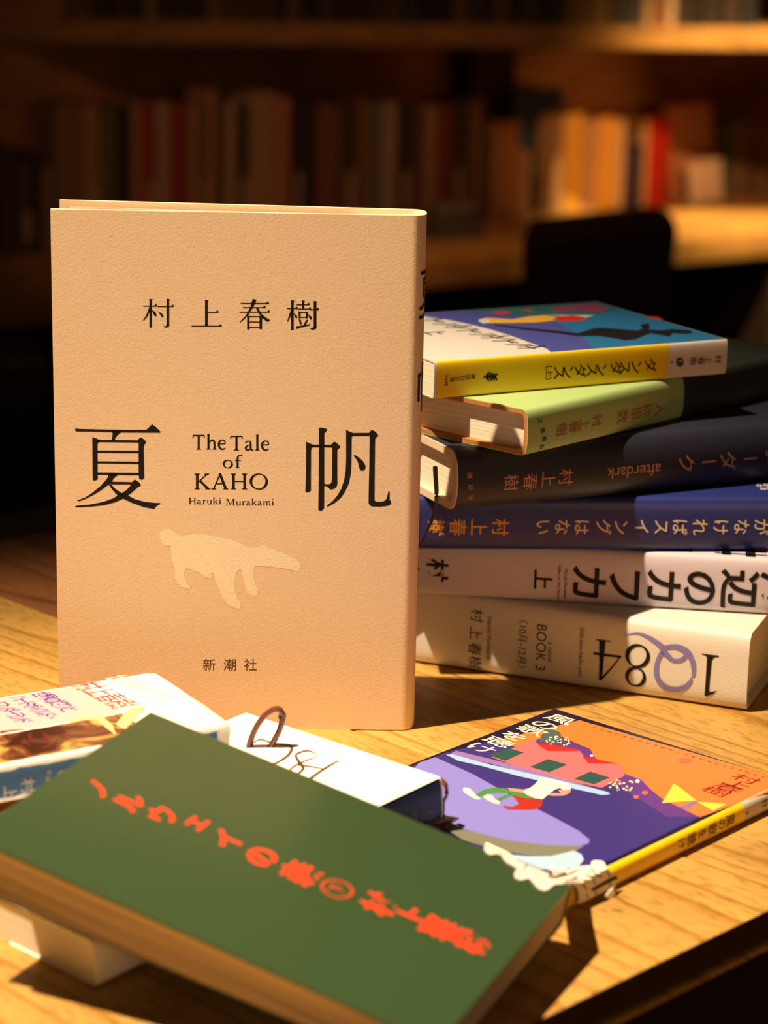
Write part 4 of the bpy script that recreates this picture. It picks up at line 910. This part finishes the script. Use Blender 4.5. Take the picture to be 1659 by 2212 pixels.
bgmats = {}
def bgmat(c):
    if c not in bgmats: bgmats[c] = plain('book_cloth_%d' % len(bgmats), c, .55, .3)
    return bgmats[c]
BGP = plain('aged_pages', (.55, .42, .26), .8, .1)
def bg_book(w_, h, d, col, kind, label, group, M, lean=0.0, title=None):
    # local: x along the row, y into the shelf, z up; rounded spine at y=0
    bm = bmesh.new(); t = .0022 if w_ > .012 else .0012
    K = 5; out = []
    for k in range(K+1):
        a_ = math.pi*k/K; out.append((w_/2-w_/2*math.cos(a_), .006-.006*math.sin(a_)))
    loop = [(0, d)]+out+[(w_, d), (w_-t, d), (w_-t, .008), (t, .008), (t, d)]
    bot = [bm.verts.new((x, y, 0)) for x, y in loop]; topv = [bm.verts.new((x, y, h)) for x, y in loop]
    n_ = len(loop)
    for k in range(n_): bm.faces.new((bot[k], bot[(k+1) % n_], topv[(k+1) % n_], topv[k]))
    bm.faces.new(bot[::-1]); bm.faces.new(topv)
    bmesh.ops.triangulate(bm, faces=[f for f in bm.faces if len(f.verts) > 4])
    bmesh.ops.recalc_face_normals(bm, faces=bm.faces)
    root = empty(kind, M=M @ Matrix.Rotation(lean, 4, 'Y')); tag(root, label, 'book', group)
    bm_obj('cover', bm, bgmat(col), root)
    bm = bmesh.new(); add_box(bm, (t+.0001, .0085, .002), (w_-t-.0001, d-.004, h-.003)); bm_obj('page_block', bm, BGP, root, smooth=False)
    if title:
        bm = bmesh.new()
        V = [(w_*.25, -.0004, h*title[0]), (w_*.75, -.0004, h*title[0]), (w_*.75, -.0004, h*title[1]), (w_*.25, -.0004, h*title[1])]
        mesh_obj('spine_label', V, [(0, 1, 2, 3)], bgmat(title[2]), root, smooth=False)
    return root
ORD = ['first', 'second', 'third', 'fourth', 'fifth', 'sixth', 'seventh', 'eighth', 'ninth', 'tenth', 'eleventh', 'twelfth', 'thirteenth', 'fourteenth', 'fifteenth', 'sixteenth', 'seventeenth', 'eighteenth', 'nineteenth', 'twentieth', 'twenty-first', 'twenty-second', 'twenty-third', 'twenty-fourth', 'twenty-fifth', 'twenty-sixth', 'twenty-seventh', 'twenty-eighth', 'twenty-ninth', 'thirtieth', 'thirty-first', 'thirty-second', 'thirty-third', 'thirty-fourth', 'thirty-fifth', 'thirty-sixth', 'thirty-seventh', 'thirty-eighth', 'thirty-ninth', 'fortieth']
for t_ in ('forty', 'fifty', 'sixty', 'seventy'): ORD += [t_+'-'+o_ for o_ in ORD[:9]]+[{'forty': 'fiftieth', 'fifty': 'sixtieth', 'sixty': 'seventieth', 'seventy': 'eightieth'}[t_]]
def colname(c):
    r, g, b = c; m_ = max(c)
    if m_ < .07: return 'near-black'
    if r > 2.5*g and r > 2*b: return 'dark red' if r < .35 else 'bright red'
    if r > .45 and g > .36 and b > .28: return 'pale cream'
    if r > .45 and g > .3 and b < .15: return 'yellow'
    if r > .4 and b < .2: return 'orange-brown'
    if b > r and b > g: return 'dark blue'
    if g >= r: return 'grey-green'
    return 'brown'
def row(specs, Mrow, yline, mwhere, group, Vn, kind='shelved_book', h2d=.72):
    # specs: (px0, px1, pytop, colour, lean, label strip)
    Mi_ = Mrow.inverted()
    for i, sp in enumerate(specs):
        px0, px1, pt, col = sp[:4]; lean = sp[4] if len(sp) > 4 else 0; title = sp[5] if len(sp) > 5 else None
        pl = np.array(Mrow @ Vector((0, yline, 0))); nn = np.array(Vn)
        pm_ = max(pt, 20)+60 if pt > 0 else 20
        a_ = Mi_ @ Vector(onplane(px0, pm_, pl, nn)); b_ = Mi_ @ Vector(onplane(px1, pm_, pl, nn))
        h = (Mi_ @ Vector(onplane((px0+px1)/2, pt, pl, nn))).z; w_ = max(b_.x-a_.x-.0012, .006)
        lab = '%s book, %s from left in %s' % (colname(col), ORD[i], mwhere)
        bg_book(w_, h, min(.074, max(.07, h*h2d)), col, kind, lab, group, Mrow @ Matrix.Translation((a_.x, yline, .0002)), lean, title)
CR = (.50, .40, .30)
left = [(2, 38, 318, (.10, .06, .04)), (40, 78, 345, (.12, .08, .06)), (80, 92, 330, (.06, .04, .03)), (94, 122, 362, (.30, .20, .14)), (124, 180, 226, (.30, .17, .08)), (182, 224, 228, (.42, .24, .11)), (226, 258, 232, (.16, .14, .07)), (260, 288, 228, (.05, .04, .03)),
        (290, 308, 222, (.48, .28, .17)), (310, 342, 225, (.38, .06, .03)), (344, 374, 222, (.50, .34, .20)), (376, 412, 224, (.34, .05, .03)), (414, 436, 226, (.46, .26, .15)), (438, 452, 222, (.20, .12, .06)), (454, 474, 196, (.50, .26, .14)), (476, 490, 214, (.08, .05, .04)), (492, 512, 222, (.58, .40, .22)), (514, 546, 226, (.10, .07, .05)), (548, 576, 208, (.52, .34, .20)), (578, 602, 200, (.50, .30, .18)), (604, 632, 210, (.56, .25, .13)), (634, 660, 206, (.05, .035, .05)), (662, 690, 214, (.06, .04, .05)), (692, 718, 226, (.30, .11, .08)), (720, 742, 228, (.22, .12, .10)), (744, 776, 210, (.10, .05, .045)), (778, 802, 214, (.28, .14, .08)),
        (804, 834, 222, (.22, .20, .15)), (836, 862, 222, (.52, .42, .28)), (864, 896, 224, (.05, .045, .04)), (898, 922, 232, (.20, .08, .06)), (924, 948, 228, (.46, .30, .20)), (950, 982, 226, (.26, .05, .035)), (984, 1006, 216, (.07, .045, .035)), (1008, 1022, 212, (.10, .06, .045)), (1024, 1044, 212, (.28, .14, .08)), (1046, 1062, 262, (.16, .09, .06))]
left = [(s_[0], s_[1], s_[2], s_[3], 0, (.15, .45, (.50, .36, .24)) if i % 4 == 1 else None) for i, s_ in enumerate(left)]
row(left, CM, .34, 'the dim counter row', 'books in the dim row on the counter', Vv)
right = [(1066, 1082, 262, (.52, .30, .18)), (1084, 1102, 262, (.48, .24, .12)), (1104, 1121, 264, (.56, .26, .10)), (1123, 1134, 322, (.56, .34, .16)), (1136, 1149, 326, (.50, .32, .18)),
         (1216, 1227, 252, (.66, .42, .22)), (1228, 1239, 248, (.70, .42, .07)), (1240, 1261, 245, (.72, .40, .04)), (1262, 1274, 256, (.48, .26, .15)), (1275, 1287, 258, (.60, .36, .20)), (1288, 1300, 258, (.52, .28, .16)), (1301, 1314, 252, (.76, .42, .04)), (1315, 1328, 250, (.70, .36, .06)), (1329, 1340, 256, (.62, .40, .18)), (1341, 1353, 256, (.66, .42, .26)), (1354, 1394, 312, (.035, .022, .065)), (1396, 1404, 258, (.64, .42, .22)), (1406, 1430, 254, (.42, .014, .009)), (1431, 1452, 256, (.36, .018, .012))]
row(right, CM, .36, 'the lamplit counter row', 'books in the lamplit row on the counter', Vv)
far_r = [(1572, 1592, 268, (.06, .08, .045)), (1594, 1622, 262, (.16, .08, .05)), (1624, 1650, 264, (.12, .06, .05)), (1652, 1680, 262, (.18, .10, .06))]
row(far_r, CM, .40, 'the far right counter group', 'books at the far right of the counter', Vv)
def on_counter(px, py, y):
    pl = np.array(CM @ Vector((0, y, 0))); return CI @ Vector(onplane(px, py, pl, np.array(Vv)))
def thing_box(name, label, cat, px0, px1, pt, y, depth, col, part, lean=0.0, shear=0.0, zb=.0002, extra=None):
    a_ = on_counter(px0, pt, y); b_ = on_counter(px1, pt, y); h = a_.z
    root = empty(name, M=CM @ Matrix.Translation((a_.x, y, zb)) @ Matrix.Rotation(lean, 4, 'Y')); tag(root, label, cat)
    bm = bmesh.new(); add_box(bm, (0, 0, 0), (b_.x-a_.x, depth, h-zb), min(.002, depth/4))
    if shear:
        for v in bm.verts: v.co.y += shear*v.co.z
    bm_obj(part, bm, bgmat(col), root)
    return root, b_.x-a_.x, h
# tall dark blue display book, front cover out
r0, w0, h0 = thing_box('display_book', 'dark blue display book standing face out behind the orange-brown books', 'book', 1116, 1222, 192, .44, .016, (.03, .06, .12), 'cover', shear=.03)
bm = bmesh.new(); add_box(bm, (.002, .003, .002), (w0-.002, .015, h0-.004)); 
for v in bm.verts: v.co.y += .03*v.co.z+.001
bm_obj('page_block', bm, BGP, r0)
r0, w0, h0 = thing_box('display_stand', 'narrow pale acrylic stand leaning beside the yellow books on the counter', 'stand', 1196, 1214, 330, .33, .012, (.55, .34, .18), 'upright', lean=.04)
bm = bmesh.new(); add_box(bm, (-.01, 0, 0), (w0+.01, .02, .004), .001); bm_obj('foot', bm, bgmat((.55, .34, .18)), r0)
# leaning picture book with a pale card in front
r0, w0, h0 = thing_box('leaning_book', 'orange-brown picture book leaning back beside the red books on the counter', 'book', 1466, 1562, 232, .40, .016, (.44, .19, .10), 'cover', lean=-.06, shear=.12)
bm = bmesh.new(); add_box(bm, (.002, .003, .002), (w0-.002, .0135, h0-.004)); 
for v in bm.verts: v.co.y += .12*v.co.z+.0008
bm_obj('page_block', bm, BGP, r0)
r0, w0, h0 = thing_box('price_card', 'pale pinkish card propped in front of the leaning picture book', 'card', 1496, 1568, 352, .36, .004, (.62, .46, .40), 'card', lean=-.05, shear=.12)
bm = bmesh.new(); add_box(bm, (0, .004, 0), (w0, .03, .003)); bm_obj('card_foot', bm, bgmat((.62, .46, .40)), r0)
# dark sign holder in front of the dim row
a_ = on_counter(950, 512, .165); b_ = on_counter(1052, 512, .165); tp = on_counter(950, 440, .19)
sg = empty('sign_holder', M=CM @ Matrix.Translation((a_.x, .165, .0003))); tag(sg, 'small dark wedge-shaped sign holder on the counter behind the standing book', 'sign holder')
wsg = b_.x-a_.x; hs = tp.z
V = [(0, 0, 0), (wsg, 0, 0), (wsg, .055, 0), (0, .055, 0), (0.008, .030, hs), (wsg-.004, .030, hs), (wsg-.004, .036, hs), (0.008, .036, hs)]
mesh_obj('wedge', V, [(0, 1, 2, 3), (4, 5, 6, 7), (0, 1, 5, 4), (1, 2, 6, 5), (2, 3, 7, 6), (3, 0, 4, 7)], bgmat((.075, .065, .055)), sg, smooth=False)
V = [(.012, .0225, hs*.74), (wsg-.008, .0225, hs*.74), (wsg-.008, .0285, hs*.96), (.012, .0285, hs*.96)]
V = [(x, y-.001, z) for x, y, z in V]+[(x, y-.0004, z) for x, y, z in V]
mesh_obj('sign_strip', V, [(0, 1, 2, 3), (7, 6, 5, 4), (0, 4, 5, 1), (1, 5, 6, 2), (2, 6, 7, 3), (3, 7, 4, 0)], bgmat((.20, .17, .14)), sg, smooth=False)
# books on the upper shelf: only their feet are in the picture
rs = random.Random(11); px = 4; specs = []
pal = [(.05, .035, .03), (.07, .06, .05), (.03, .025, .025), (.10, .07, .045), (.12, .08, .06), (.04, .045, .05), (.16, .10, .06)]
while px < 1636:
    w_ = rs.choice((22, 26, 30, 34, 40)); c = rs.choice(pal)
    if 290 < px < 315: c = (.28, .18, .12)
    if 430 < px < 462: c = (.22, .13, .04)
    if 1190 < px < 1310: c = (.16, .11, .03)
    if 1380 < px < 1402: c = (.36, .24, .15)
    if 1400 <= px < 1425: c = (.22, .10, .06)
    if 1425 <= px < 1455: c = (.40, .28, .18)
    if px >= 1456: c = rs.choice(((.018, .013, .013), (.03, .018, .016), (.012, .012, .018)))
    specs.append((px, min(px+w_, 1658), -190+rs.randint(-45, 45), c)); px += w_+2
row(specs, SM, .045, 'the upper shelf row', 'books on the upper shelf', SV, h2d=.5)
# =============================================================== chairs
def chair(name, label, origin, ang, sw, zback, zseat, seatmat, woodmat, top_r=.05, bolts=((.3, .10), (.24, .135), (.36, .13))):
    root = empty(name, M=Matrix.Translation(origin) @ Matrix.Rotation(ang, 4, 'Z')); tag(root, label, 'chair')
    # local: back rest at y=0 facing the viewer, seat towards +y
    K = 8; P = []
    zb0 = zseat+.10
    for cx_, cz_, a0 in ((sw/2-top_r, zback-top_r, 0), (-sw/2+top_r, zback-top_r, 90)):
        for k in range(K+1):
            a_ = math.radians(a0+90*k/K); P.append((cx_+top_r*math.cos(a_), cz_+top_r*math.sin(a_)))
    P += [(-sw/2+.015, zb0), (sw/2-.015, zb0)]
    bm = bmesh.new()
    f_ = []
    def cy(x): return .03*(1-(2*x/sw)**2)
    A_ = [bm.verts.new((x, cy(x)-.03, z)) for x, z in P]; B_ = [bm.verts.new((x, cy(x)-.016, z)) for x, z in P]; n_ = len(P)
    for k in range(n_): bm.faces.new((A_[k], A_[(k+1) % n_], B_[(k+1) % n_], B_[k]))
    bm.faces.new(A_); bm.faces.new(B_[::-1]); bmesh.ops.triangulate(bm, faces=[f for f in bm.faces if len(f.verts) > 4]); bmesh.ops.recalc_face_normals(bm, faces=bm.faces)
    bm_obj('backrest', bm, woodmat, root)
    bm = bmesh.new(); add_box(bm, (-sw/2, .02, zseat-.02), (sw/2, .02+sw*.95, zseat), .008); bm_obj('seat', bm, seatmat, root)
    for sx in (-1, 1):
        bm = bmesh.new(); add_tube(bm, [(sx*(sw/2-.02), .02, 0), (sx*(sw/2-.02), .015, zseat-.02), (sx*(sw/2-.03), -.008, zb0+.05)], .010); bm_obj('leg', bm, STEEL, root)
        bm = bmesh.new(); add_tube(bm, [(sx*(sw/2-.02), sw*.93, 0), (sx*(sw/2-.02), sw*.90, zseat-.02)], .010); bm_obj('leg', bm, STEEL, root)
    bm = bmesh.new()
    for sx in (-1, 1): add_tube(bm, [(sx*(sw/2-.03), .02, zseat-.028), (sx*(sw/2-.03), sw*.92, zseat-.028)], .008)
    bm_obj('seat_frame', bm, STEEL, root)
    bm = bmesh.new()
    for sx, zz in [(q_[0], zback-q_[1]) for q_ in bolts]: bmesh.ops.create_uvsphere(bm, u_segments=10, v_segments=6, radius=.018*sw, matrix=Matrix.Translation((sx*sw, cy(sx*sw)-.032, zz)))
    bm_obj('bolt', bm, plain('bright_steel', (.5, .45, .4), .2, .6), root)
    return root
dch = 3.02
pa, pb = Vector(onplane(1112, 470, np.array((0, dch, 0)), np.array((0, -1., 0)))), Vector(onplane(1440, 462, np.array((0, dch, 0)), np.array((0, -1., 0))))
chair('chair', 'dark wooden chair with rounded backrest in front of the lamplit counter', ((pa.x+pb.x)/2, dch, 0), .78, (pb.x-pa.x)*1.50, pa.z+.010, .40, BLACKW, BLACKW, .040)
lx = Vector(onplane(-95, 735, np.array((0, 1.75, 0)), np.array((0, -1., 0))))
chair('chair', 'black chair beyond the far left corner of the reading table', (lx.x, 1.75, 0), .25, .14, lx.z, .46, BLACKW, BLACKW, .02, ((.295, .022), (.32, .019), (.285, .033)))
# made-up bench: its grey top stands in for a reflection along the table's far edge
bc = empty('bench', M=tM @ Matrix.Translation((-.925, .62, -TZ))); tag(bc, 'made-up low bench, its grey top standing in for a reflection, touching the far end of the reading table', 'bench')
bm = bmesh.new(); add_box(bm, (-.022, -.45, .765), (.028, .60, .792), .008, 3); bm_obj('cushion', bm, plain('grey_green_reflection', (.16, .14, .10), .9, .1, .8, 300), bc)
bm = bmesh.new(); add_box(bm, (-.02, -.44, .70), (.026, .59, .7645), .002); bm_obj('frame', bm, BLACKW, bc)
for e_ in (-.42, .54):
    bm = bmesh.new(); add_box(bm, (-.018, e_, 0), (.022, e_+.04, .6995), .002); bm_obj('leg', bm, BLACKW, bc)
